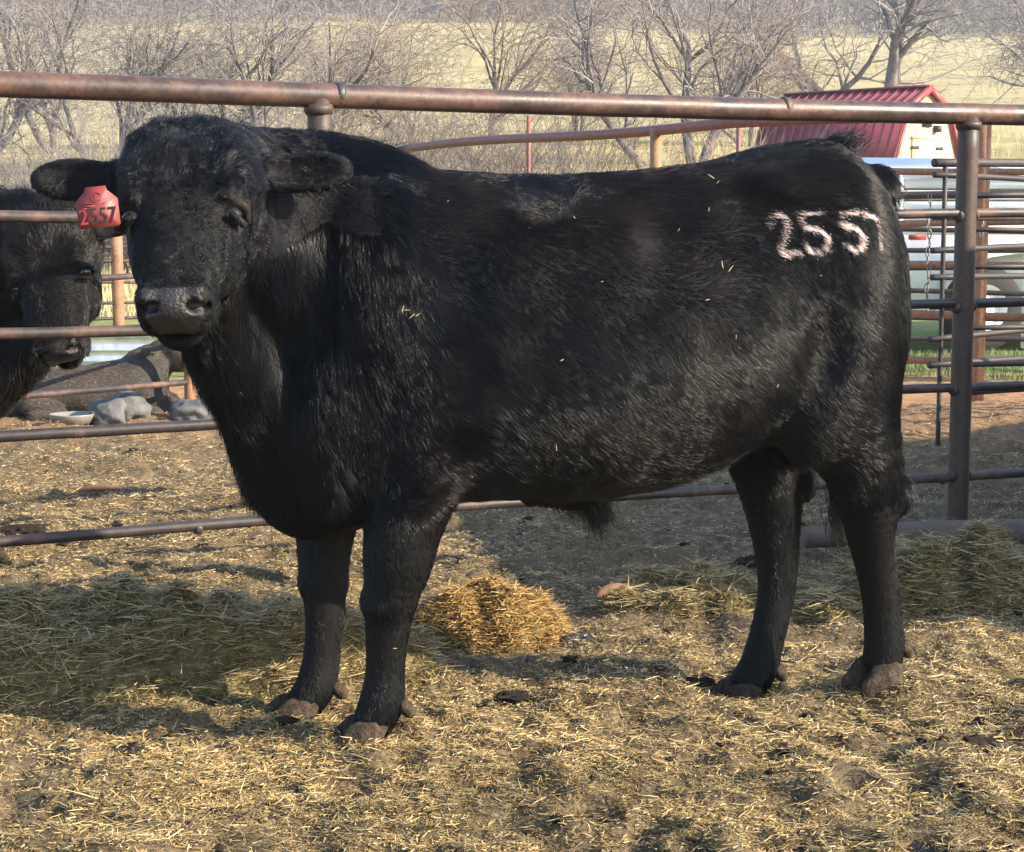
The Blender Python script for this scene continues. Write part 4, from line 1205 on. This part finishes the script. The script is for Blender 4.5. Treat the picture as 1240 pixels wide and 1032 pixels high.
def shed():
    Y0 = 40.0; gp = at(1120, 200, Y0)                       # middle of the gable end
    zg = 1.10
    root = empty("red_shed", (gp[0], Y0, zg), math.radians(-46)); tag(root, "small cream shed with a red ribbed metal gambrel roof", "shed")
    LX, HW, WH, KZ, KW, PZ = 3.7, 1.22, 1.32, 2.38, .80, 2.82     # length along -x, half width (y), wall height, knee height, knee half width, peak
    # end wall of upright planks, clipped by the gambrel
    def top(y):
        y = abs(y)
        return PZ - (PZ - KZ) * y / KW if y < KW else KZ - (KZ - WH) * (y - KW) / (HW - KW)
    for x0, nm in ((0, 'plank'), (-LX, 'plank')):
        nP = 12
        for k in range(nP):
            ya, yb = -HW + 2 * HW * k / nP, -HW + 2 * HW * (k + 1) / nP
            g = .006
            pr = [(ya + g, 0), (yb - g, 0), (yb - g, top(yb - g) - .01), (ya + g, top(ya + g) - .01)]
            if ya < 0 < yb: pass
            V = [(x0 + dx, y, z) for dx in (-.02, .012) for y, z in pr]
            np_mesh(nm, V, np.array([[0, 1, 2, 3], [7, 6, 5, 4], [0, 4, 5, 1], [1, 5, 6, 2], [2, 6, 7, 3], [3, 7, 4, 0]]), cream, False, parent=root)
    np_mesh("wall_core", [(x, y, z) for x in (-.021, -LX + .021) for y, z in ((-HW + .02, 0), (HW - .02, 0), (HW - .02, WH - .03), (KW, KZ - .06), (0, PZ - .06), (-KW, KZ - .06), (-HW + .02, WH - .03))],
            [np.array([[k, (k + 1) % 7, 7 + (k + 1) % 7, 7 + k] for k in range(7)]), np.array([[0, 2, 1], [0, 3, 2], [0, 4, 3], [0, 5, 4], [0, 6, 5], [7, 8, 9], [7, 9, 10], [7, 10, 11], [7, 11, 12], [7, 12, 13]])], cream, False, parent=root)
    ov = .10
    for s in (-1, 1):
        for (ya, za, yb, zb, nm) in ((0, PZ, KW, KZ, "roof_panel"), (KW, KZ, HW + .08, WH - .12, "roof_panel")):
            n3 = np.array((0, -(zb - za), (yb - ya))); n3 = n3 / np.linalg.norm(n3)
            V = []
            for x in (ov, -LX - ov):
                for (y, z) in ((ya, za), (yb, zb)):
                    for q in (0.004, .034):
                        V.append((x, s * (y + n3[1] * q), z + n3[2] * q))
            o = np_mesh(nm, V, np.array([[0, 1, 3, 2], [4, 6, 7, 5], [0, 4, 5, 1], [2, 3, 7, 6], [1, 5, 7, 3], [0, 2, 6, 4]]), red_roof, False, parent=root)
            nrib = 17
            for k in range(nrib):
                x = ov - .02 - (LX + 2 * ov - .04) * k / (nrib - 1)
                V = []
                for xx, q in ((x - .028, .034), (x - .012, .062), (x + .012, .062), (x + .028, .034)):
                    for (y, z) in ((ya, za), (yb, zb)):
                        V.append((xx, s * (y + n3[1] * q), z + n3[2] * q))
                np_mesh("roof_rib", V, np.array([[0, 1, 3, 2], [2, 3, 5, 4], [4, 5, 7, 6]]), red_roof, False, parent=o)
        for x in (ov + .002, ):
            for (ya, za, yb, zb) in ((0, PZ, KW, KZ), (KW, KZ, HW + .08, WH - .12)):
                V = [(x + dx, s * y, z + dz) for dx in (0, .03) for y, z, dz in ((ya, za, .05), (yb, zb, .05), (yb, zb, -.09), (ya, za, -.09))]
                np_mesh("gable_trim", V, np.array([[0, 1, 2, 3], [7, 6, 5, 4], [0, 4, 5, 1], [1, 5, 6, 2], [2, 6, 7, 3], [3, 7, 4, 0]]), red_trim, False, parent=root)
        box("corner_trim", (.013, s * (HW - .05) - .05, 0), (.03, s * (HW - .05) + .05, WH), red_trim, root)
    box("ridge_cap", (-LX - ov, -.10, PZ + .02), (ov, .10, PZ + .065), red_roof, root)
    d = box("door", (.013, -.55, .02), (.045, .55, 1.75), cream, root)
    box("door_trim", (.046, -.60, 1.72), (.06, .60, 1.78), cream, d)
    for y in (-.47, .47):
        box("hinge", (.046, y - .14, 1.5), (.06, y + .14, 1.56), dark_metal, d); box("hinge", (.046, y - .14, .5), (.06, y + .14, .56), dark_metal, d)
    box("latch", (.046, -.05, .95), (.075, .12, 1.05), dark_metal, d)
    box("vent", (.014, -.16, 1.98), (.05, .16, 2.22), dark_metal, root)
    box("gable_lamp", (.014, .28, 1.88), (.14, .40, 2.02), dark_metal, root)
shed()

# ---------------------------------------------------------------- white stock trailer
white_paint, nt_, b_ = new_mat("white_trailer_paint")
nw = noise_node(nt_, 3, 5); rw = ramp(nt_, nw.outputs["Fac"], [(.3, (.80, .80, .80)), (.7, (.88, .88, .88))]); nt_.links.new(rw.outputs[0], b_.inputs["Base Color"]); b_.inputs["Roughness"].default_value = .6
rubber, nt_, b_ = new_mat("tyre_rubber"); b_.inputs["Base Color"].default_value = (.02, .02, .021, 1); b_.inputs["Roughness"].default_value = .85
amber, nt_, b_ = new_mat("amber_lens"); b_.inputs["Base Color"].default_value = (.75, .16, .05, 1); b_.inputs["Roughness"].default_value = .25
def trailer():
    p = on_ground(1100, 428); Y0 = 14.9
    x0 = (1068 - 620) / F_PX * Y0
    root = empty("stock_trailer", (x0, Y0, 0), math.radians(15)); tag(root, "white livestock trailer with rounded roof behind the pens", "trailer")
    LX, D_, ZB, ZM, ZT = 5.6, 1.9, .40, 1.06, 1.46
    def panel(nm, x0, x1, z0, z1, y=0, t=.04, m=white_paint, par=root): return box(nm, (x0, y, z0), (x1, y + t, z1), m, par)
    panel("side_panel", 0, LX, ZB, ZM)
    for k in range(8): box("rib", (.05 + k * .75, -.03, ZB), (.11 + k * .75, -.002, ZT), white_paint, root)
    for k in range(4): panel("slat", 0, LX, ZM + .012 + .092 * k, ZM + .088 + .092 * k)
    panel("back_side", 0, LX, ZB, ZT, D_ - .04)
    panel("floor_deck", -.02, LX, ZB - .10, ZB - .005, 0, D_)
    box("tail_gate", (-.045, .02, ZB), (-.004, D_ - .02, ZT), white_paint, root)
    # rounded roof
    n = 14; V = []
    for x in (-.10, LX):
        for k in range(n + 1):
            t = math.pi * k / n
            V.append((x, D_ / 2 - (D_ / 2 + .05) * math.cos(t), ZT + .16 * math.sin(t) ** .8 + 0.002))
    m = n + 1
    np_mesh("roof", V, [np.array([[k, k + 1, m + k + 1, m + k] for k in range(n)]), np.array([[0, k + 1, k] for k in range(1, n)]), np.array([[m, m + k, m + k + 1] for k in range(1, n)])], white_paint, True, parent=root)
    box("roof_edge", (-.10, -.07, ZT - .01), (LX, -.045, ZT + .05), white_paint, root)
    for x in (.9, 1.75):
        w = empty("wheel"); w.parent = root; w.location = (x, .02, .36); w.rotation_euler = (math.pi / 2, 0, 0)
        lathe("tyre", [(.20, -.10), (.30, -.115), (.355, -.08), (.36, 0), (.355, .08), (.30, .115), (.20, .10)], rubber, w)
        lathe("rim", [(.001, .05), (.06, .06), (.10, .04), (.17, .035), (.20, .095), (.205, .10)], white_paint, w)
    V = []
    for y in (-.16, .10):
        for k in range(13):
            t = math.pi * k / 12
            V.append((1.325 - .86 * math.cos(t), y, .40 + .42 * math.sin(t) ** .6))
    zf = zinc
    np_mesh("fender", V, np.array([[k, k + 1, 14 + k, 13 + k] for k in range(12)]), zf, True, parent=root)
    for x in (1.07, 2.6, 4.2):
        o = np_sphere("marker_light", .035, amber, root, 12, 8); o.location = (x, -.075, ZT + .10)
    box("warning_label", (.22, -.005, .93), (.38, -.001, .99), red_trim, root)
trailer()
def white_gate():
    a_ = at(1090, 250, 13.9); root = empty("white_gate", (a_[0], 13.9, 0)); tag(root, "white pipe gate standing in front of the trailer side", "gate")
    for z in (1.42, 1.28, 1.14, 1.0, .86): tube("rail", line((0, 0, z), (1.9, -.15, z), 4), .022, white_paint, root, 8)
    for x in (0, .48, .95, 1.4, 1.9): tube("post", line((x, -.15 * x / 1.9, .12), (x, -.15 * x / 1.9, 1.45), 4), .022, white_paint, root, 8)
white_gate()
chain_m, nt_, b_ = new_mat("dull_chain_steel"); b_.inputs["Base Color"].default_value = (.22, .20, .19, 1); b_.inputs["Metallic"].default_value = .8; b_.inputs["Roughness"].default_value = .5
def chain(px, y0, y1, Y, label):
    t0, t1 = at(px, y0, Y), at(px, y1, Y)
    root = empty("gate_chain", tuple(t0)); tag(root, label, "chain", "gate chains")
    n = int((t0[2] - t1[2]) / .045); me = None
    for k in range(n):
        if me is None:
            th = np.linspace(0, 6.28318, 13)[:-1]
            pts = np.c_[.013 * np.cos(th), 0 * th, .028 * np.sin(th)]
            V, sd = [], 5
            for i in range(12):
                tg = unit(pts[(i + 1) % 12] - pts[i - 1]); a = np.array((0, 1.0, 0)); b = np.cross(tg, a)
                for q in range(sd): V.append(pts[i] + .005 * (a * math.cos(6.283 * q / sd) + b * math.sin(6.283 * q / sd)))
            F = [[i * sd + q, i * sd + (q + 1) % sd, ((i + 1) % 12) * sd + (q + 1) % sd, ((i + 1) % 12) * sd + q] for i in range(12) for q in range(sd)]
            o = np_mesh("link", V, np.array(F), chain_m, parent=root); me = o.data
        else:
            o = link(bpy.data.objects.new("link", me), root)
        o.scale = (.7, .7, .85); o.location = (.006 * math.sin(k * 1.7), 0, -.045 * k); o.rotation_euler = (0, 0, (k % 2) * 1.5 + .2)
chain(1126, 240, 390, 9.15, "rusty chain hanging on the dark panel fence right of the bull's hip")
chain(1189, 262, 300, 9.5, "short chain looped behind the dark fence post")

# ---------------------------------------------------------------- bare trees, brush, far woods
bark = noise_mat("grey_bark", [(.3, (.085, .075, .072)), (.6, (.17, .15, .145)), (.8, (.24, .215, .20))], 5, 5, .9, .6, .02, .15)
twig = noise_mat("twig_bark", [(.3, (.17, .15, .145)), (.7, (.31, .275, .26))], 3, 3, .9, 0, .0, .15)
twig_dark = noise_mat("dark_twig_bark", [(.3, (.085, .075, .07)), (.7, (.18, .155, .145))], 3, 3, .9, 0, .0, .15)
twig_tan = noise_mat("tan_twig_bark", [(.3, (.20, .15, .115)), (.7, (.32, .25, .19))], 3, 3, .9, 0, .0, .15)
def seg_mesh(name, S, mat, parent, sides):
    """S rows: p0(3) p1(3) r0 r1, each a tapered stick"""
    S = np.array(S, float); n = len(S)
    p0, p1, r0, r1 = S[:, :3], S[:, 3:6], S[:, 6], S[:, 7]
    t = unit(p1 - p0); ref = np.where(np.abs(t[:, 2:3]) < .9, np.array([[0, 0, 1.0]]), np.array([[1.0, 0, 0]]))
    a = unit(np.cross(t, ref)); b = np.cross(t, a)
    V = np.zeros((n, 2 * sides, 3))
    for k in range(sides):
        d = a * math.cos(6.28318 * k / sides) + b * math.sin(6.28318 * k / sides)
        V[:, k] = p0 + d * r0[:, None]; V[:, sides + k] = p1 + d * r1[:, None]
    i = np.arange(n)[:, None] * 2 * sides
    F = np.concatenate([i + np.array([[k, (k + 1) % sides, sides + (k + 1) % sides, sides + k]]) for k in range(sides)])
    return np_mesh(name, V.reshape(-1, 3), F, mat, True, parent=parent)
def grow(R, p, d, L, r, lev, maxlev, out, droop, spread, minr):
    nseg = 5 if lev == 0 else 4
    rr = r; pts = [np.array(p)]
    d = np.array(d)
    for i in range(nseg):
        d = d + R.normal(size=3) * (.10 + .07 * lev); d[2] += (.06 if lev < 2 else .0) - droop * lev * .03
        d = d / np.linalg.norm(d)
        q = pts[-1] + d * L / nseg; r2 = rr * (.90 if lev == 0 else .84)
        out[min(lev, 2)].append((*pts[-1], *q, max(rr, minr), max(r2, minr)))
        pts.append(q); rr = r2
        if lev < maxlev and (i > 0 or lev > 0):
            nb = R.integers(1, 3) if lev < 2 else (R.random() < .62)
            for _ in range(int(nb)):
                dd = d + R.normal(size=3) * spread; dd[2] += .15; dd /= np.linalg.norm(dd)
                grow(R, q, dd, L * (.55 + .25 * R.random()), rr * (.50 + .18 * R.random()), lev + 1, maxlev, out, droop, spread, minr)
    if lev < maxlev:
        dd = d + R.normal(size=3) * .3; dd /= np.linalg.norm(dd)
        grow(R, pts[-1], dd, L * .75, rr * .85, lev + 1, maxlev, out, droop, spread, minr)
def tree(px, Y, H, r, label, seed, lean=(0, 0, 1), mat=None, group="bare trees on the slope", maxlev=4, spread=.62):
    R = np.random.default_rng(seed)
    x = (px - 620) / F_PX * Y; z = float(ground_z(x, Y, False))
    root = empty("bare_tree", (x, Y, z)); tag(root, label, "tree", group)
    out = [[], [], []]
    ns = 1 if r > .2 else int(R.integers(1, 4))
    for q in range(ns):
        ln = np.array(lean, float) + (R.normal(size=3) * (.45, .3, 0) if ns > 1 else 0)
        grow(R, (R.normal() * .04 * (ns > 1), 0, -.2), ln / np.linalg.norm(ln), H * (.28 + .12 * R.random()), r * (1, .75, .62)[ns - 1] * (.8 + .4 * R.random()), 0, maxlev, out, .5, spread, .0045 * Y / 45)
    seg_mesh("trunk", out[0] + out[1], bark, root, 6)
    seg_mesh("crown", out[2], mat or twig, root, 3)
TREES = [(-20, 44, 6.5, .16, "bare tree at the upper left corner of the view", 1, (.25, 0, 1)),
         (72, 50, 8.5, .17, "second bare tree from the upper left corner", 22, (-.3, 0, 1)),
         (130, 42, 6.5, .14, "bare tree with forking trunk above the bull's far ear", 3, (.2, 0, 1)),
         (196, 52, 5, .10, "bare tree standing above the bull's poll", 4, (.35, 0, 1)),
         (285, 43, 6.5, .15, "bare leaning tree just left of the bull's near ear", 5, (-.35, 0, 1)),
         (330, 41, 8.0, .16, "upright bare tree above the bull's near ear", 6, (.05, 0, 1)),
         (402, 49, 5.2, .12, "bare tree above the bull's withers", 17, (.2, 0, 1)),
         (515, 45, 6, .12, "tan twiggy tree above the dip of the fence rail", 8, (0, 0, 1)),
         (585, 50, 6.5, .12, "tan twiggy tree left of the thin red stake", 9, (.2, 0, 1)),
         (700, 55, 5.0, .10, "small bare tree over the middle of the bull's back", 10, (.15, 0, 1)),
         (782, 44, 7.5, .16, "bare tree with trunk curving up to the left over the back", 11, (-.75, 0, 1)),
         (840, 44, 8.5, .17, "dense grey bare tree left of the shed", 12, (.1, 0, 1)),
         (905, 52, 7, .12, "pinkish twiggy tree directly left of the shed roof", 13, (-.1, 0, 1)),
         (1035, 62, 11, .26, "thick bare tree leaning left behind the shed roof", 14, (-.95, 0, 1)),
         (1074, 60, 11, .30, "stout upright bare tree behind the shed ridge", 15, (.1, 0, 1)),
         (1250, 70, 10, .20, "bare tree reaching in from the upper right edge", 16, (-.3, 0, 1))]
for (px, Y, H, r, lb, sd, ln) in TREES:
    tree(px, Y, H, r, lb, sd, ln, twig_tan if sd in (8, 9, 13) else None, maxlev=4)

def brush(n, pxr, Yr, hr, mat, seed, name, label, clump=1.0, r0=.006):
    R = np.random.default_rng(seed); S = []
    px = pxr[0] + (pxr[1] - pxr[0]) * R.random(n); Y = Yr[0] + (Yr[1] - Yr[0]) * R.random(n)
    x = (px - 620) / F_PX * Y
    base = np.stack([x, Y, ground_z(x, Y, False)], 1)
    dens = vnoise(base, 2.2, seed)
    keep = R.random(n) < np.clip(.55 + .9 * dens * clump, .03, 1); base = base[keep]; m = len(base); dens = dens[keep]
    h = (hr[0] + (hr[1] - hr[0]) * R.random(m)) * np.clip(.8 + .6 * dens, .3, 1.5)
    d = unit(np.stack([R.normal(size=m) * .45, R.normal(size=m) * .45, np.ones(m)], 1))
    p = base; rr = np.full(m, r0) * (.7 + .8 * R.random(m))
    for i in range(4):
        q = p + d * (h / 4)[:, None]
        S.append(np.c_[p, q, rr, rr * .8]); 
        for _ in range(2):
            dd = unit(d + R.normal(size=(m, 3)) * .55); S.append(np.c_[q, q + dd * (h * (.16 + .16 * R.random(m)))[:, None], rr * .7, rr * .4])
        p = q; rr = rr * .8; d = unit(d + R.normal(size=(m, 3)) * .35)
    o = seg_mesh(name, np.concatenate(S), mat, None, 3)
    tag(o, label, "brush", kind="stuff")
brush(6500, (-60, 720), (23, 31), (.7, 2.2), twig_dark, 5, "brush_thicket", "grey leafless brush thicket beyond the pens", 1.0, .008)
brush(1100, (-60, 430), (31, 40), (.7, 2.2), twig, 33, "brush_thicket", "grey tangled brush under the trees at the upper left", 1.4, .009)
brush(900, (380, 960), (34, 46), (.6, 1.7), twig_tan, 9, "brush_thicket", "tan leafless brush along the slope behind the trees", 1.2, .010)
brush(500, (-60, 1000), (52, 75), (.8, 2.0), twig, 15, "brush_thicket", "grey brush scattered higher on the slope", 1.5, .013)
brush(9000, (-250, 1500), (228, 320), (6, 13), twig_dark, 21, "far_woods", "hazy grey woods along the top of the hillside", .35, .10)
# tall dry grass
def dry_grass(n, pxr, Yr, hr, name, label, seed, cA=(.50, .42, .22)):
    px = pxr[0] + (pxr[1] - pxr[0]) * rng.random(n); Y = Yr[0] + (Yr[1] - Yr[0]) * rng.random(n); x = (px - 620) / F_PX * Y
    P = np.stack([x, Y, 0 * x], 1); k = rng.random(n) < np.clip(.6 + .8 * vnoise(P, 1.6, seed), .05, 1); P = P[k]; n = len(P)
    P[:, 2] = ground_z(P[:, 0], P[:, 1], False) - .02
    D = unit(np.stack([rng.normal(size=n) * .25, rng.normal(size=n) * .25, np.ones(n)], 1))
    o = blades(name, P, D, unit(np.stack([rng.normal(size=n), -1 + 0 * P[:, 0], 0 * P[:, 0]], 1)), hr[0] + (hr[1] - hr[0]) * rng.random(n), (.004 + .004 * rng.random(n)) * Yr[0] / 20, np.array(cA) * (.6 + .7 * rng.random((n, 1))))
    tag(o, label, "grass", kind="stuff")
dry_grass(26000, (-80, 1000), (19, 27), (.15, .55), "dry_grass", "pale dry grass standing along the edge of the pens", 3)
dry_grass(16000, (-80, 1330), (28, 60), (.2, .5), "dry_grass", "dry yellow grass on the pasture slope", 7, (.46, .38, .17))
dry_grass(5000, (1050, 1330), (12.6, 15), (.03, .08), "green_grass", "short green grass around the trailer wheels", 9, (.14, .15, .06))

# ---------------------------------------------------------------- haze
hz, nt_, b_ = new_mat("pale_haze")
nt_.nodes.remove(b_)
pv = nd(nt_, "ShaderNodeVolumePrincipled"); pv.inputs["Color"].default_value = (.86, .92, 1.0, 1); pv.inputs["Density"].default_value = .0009; pv.inputs["Anisotropy"].default_value = .3
nt_.links.new(pv.outputs[0], nt_.nodes["Material Output"].inputs["Volume"])
haze = box("haze", (-425, -62, -3), (425, 475, 82), hz); tag(haze, "thin pale haze in the air over the pasture", "haze", kind="stuff")
# ---------------------------------------------------------------- ear tag and straw on the bull
tag_mat = noise_mat("red_tag_plastic", [(.3, (.15, .022, .022)), (.7, (.20, .034, .032))], 20, 4, .5, .1, .002, .5)
ink_mat, nt_, b_ = new_mat("black_ink"); b_.inputs["Base Color"].default_value = (.012, .004, .005, 1); b_.inputs["Roughness"].default_value = .5
ink_faint, nt_, b_ = new_mat("faded_ink"); b_.inputs["Base Color"].default_value = (.22, .02, .025, 1); b_.inputs["Roughness"].default_value = .5
def text_mesh(txt, size, name, mat, parent, loc, scale=(1, 1, 1)):
    cu = bpy.data.curves.new("lettering", 'FONT'); cu.body = txt; cu.size = size; cu.align_x = 'CENTER'; cu.align_y = 'CENTER'; cu.extrude = .0003; cu.resolution_u = 4
    tmp = bpy.data.objects.new("lettering", cu); COL.objects.link(tmp)
    bpy.context.view_layer.update()
    me = bpy.data.meshes.new_from_object(tmp.evaluated_get(bpy.context.evaluated_depsgraph_get()))
    bpy.data.objects.remove(tmp); me.materials.clear(); me.materials.append(mat)
    o = link(bpy.data.objects.new(name, me), parent); o.location = loc; o.scale = scale
    return o
def ear_tag():
    c = at(118, 252, 3.40)
    l = w2l(c)
    prof = [(-.0345, -.036), (.0345, -.036), (.0385, -.032), (.0385, .014), (.036, .018), (.021, .032), (.019, .040), (-.019, .040), (-.021, .032), (-.036, .018), (-.0385, .014), (-.0385, -.032)]
    n = len(prof)
    V = [(x, y, z) for z in (-.001, .001) for x, y in prof] + [(0, 0, -.001), (0, 0, .001)]
    F4 = [[k, (k + 1) % n, n + (k + 1) % n, n + k] for k in range(n)]
    F3 = [[2 * n, (k + 1) % n, k] for k in range(n)] + [[2 * n + 1, n + k, n + (k + 1) % n] for k in range(n)]
    V = np.array(V); V[:, 2] += -.004 * (V[:, 0] / .038) ** 2
    t = np_mesh("ear_tag", V, [np.array(F4), np.array(F3)], tag_mat, False, parent=bull)
    t["label"] = "red plastic ear tag numbered 2557"
    wz = math.radians(-4)
    X = np.array((math.cos(.12), math.sin(.12), 0)); n3 = np.array((0.10, -1.0, .12)); n3 /= np.linalg.norm(n3)
    Yv = np.cross(n3, X); Yv /= np.linalg.norm(Yv); X = np.cross(Yv, n3)
    a = math.radians(6)
    X2 = X * math.cos(a) + Yv * math.sin(a); Y2 = np.cross(n3, X2)
    M = Matrix(((*d2l(X2),), (*d2l(Y2),), (*d2l(n3),))).transposed().to_4x4()
    M.translation = Vector(l)
    t.matrix_local = M
    text_mesh("557", .040, "tag_number", ink_mat, t, (.009, -.016, .0005), (.86, 1.05, 1))
    text_mesh("2", .040, "tag_number", ink_faint, t, (-.027, -.016, -.0008), (.86, 1.05, 1))
    text_mesh("L", .018, "tag_logo", ink_faint, t, (.000, .019, .0014))
    lathe_ring = tube("tag_logo_ring", [(.009 * math.cos(q), .009 * math.sin(q), 0) for q in np.linspace(.6, 5.6, 16)], .0007, ink_faint, t, 5); lathe_ring.location = (.001, .019, .0014)
    for (w_, y) in ((.050, .008), (.030, .0035), (.014, -.0005)):
        o = box("tag_small_print", (-.033, y, .0008), (-.033 + w_, y + .0016, .0014), ink_faint, t)
ear_tag()
def bits():
    pts = [(490, 375, 1), (512, 382, 1), (640, 265, 0), (671, 555, 1), (700, 262, 0), (822, 275, 0), (860, 360, 0), (880, 315, 1), (868, 212, 1), (812, 490, 0), (905, 400, 0), (595, 310, 0), (725, 340, 0), (960, 300, 0), (855, 250, 0), (980, 375, 0),
           (540, 240, 0), (610, 330, 0), (752, 205, 1), (900, 190, 1), (1000, 340, 0), (455, 690, 0), (470, 790, 0), (560, 410, 1), (330, 470, 0), (760, 470, 0), (690, 430, 0), (1015, 415, 0), (940, 470, 0), (650, 490, 0)]
    me = bull.children[0].data; n = len(me.vertices); co = np.zeros(n * 3, np.float32); me.vertices.foreach_get("co", co); co = co.reshape(-1, 3)
    wco = B_O + co[:, :1] * B_U + co[:, 1:2] * B_V + co[:, 2:] * np.array((0, 0, 1.0))
    q = wco - np.array((0, 0, CAM_H)); dz = q[:, 1] * math.cos(PITCH) - q[:, 2] * math.sin(PITCH)
    sx = 620 + F_PX * q[:, 0] / dz; sy = 516 - F_PX * (q[:, 1] * math.sin(PITCH) + q[:, 2] * math.cos(PITCH)) / dz
    P, D, L = [], [], []
    for px, py, big in pts[::2] + pts[1:8:2]:
        d = (sx - px) ** 2 + (sy - py) ** 2; near = np.where(d < 60)[0]
        if not len(near): continue
        k = near[np.argmin(wco[near][:, 1])]; base = co[k] + np.array((0, .012, .003))
        for _ in range(2 if big else 1):
            a = rng.random() * 6.28; P.append(base + .006 * rng.normal(size=3)); D.append((math.cos(a), .05, math.sin(a))); L.append((.016 if big else .007) * (.5 + .9 * rng.random()))
    P = np.array(P); m = len(P)
    o = blades("straw_bits", P, unit(np.array(D)), np.tile(np.array((0, 1.0, 0)), (m, 1)), np.array(L), np.full(m, .0013), np.array((.40, .32, .19)) * (.8 + .4 * rng.random((m, 1))), parent=bull)
    o["kind"] = "stuff"
bits()
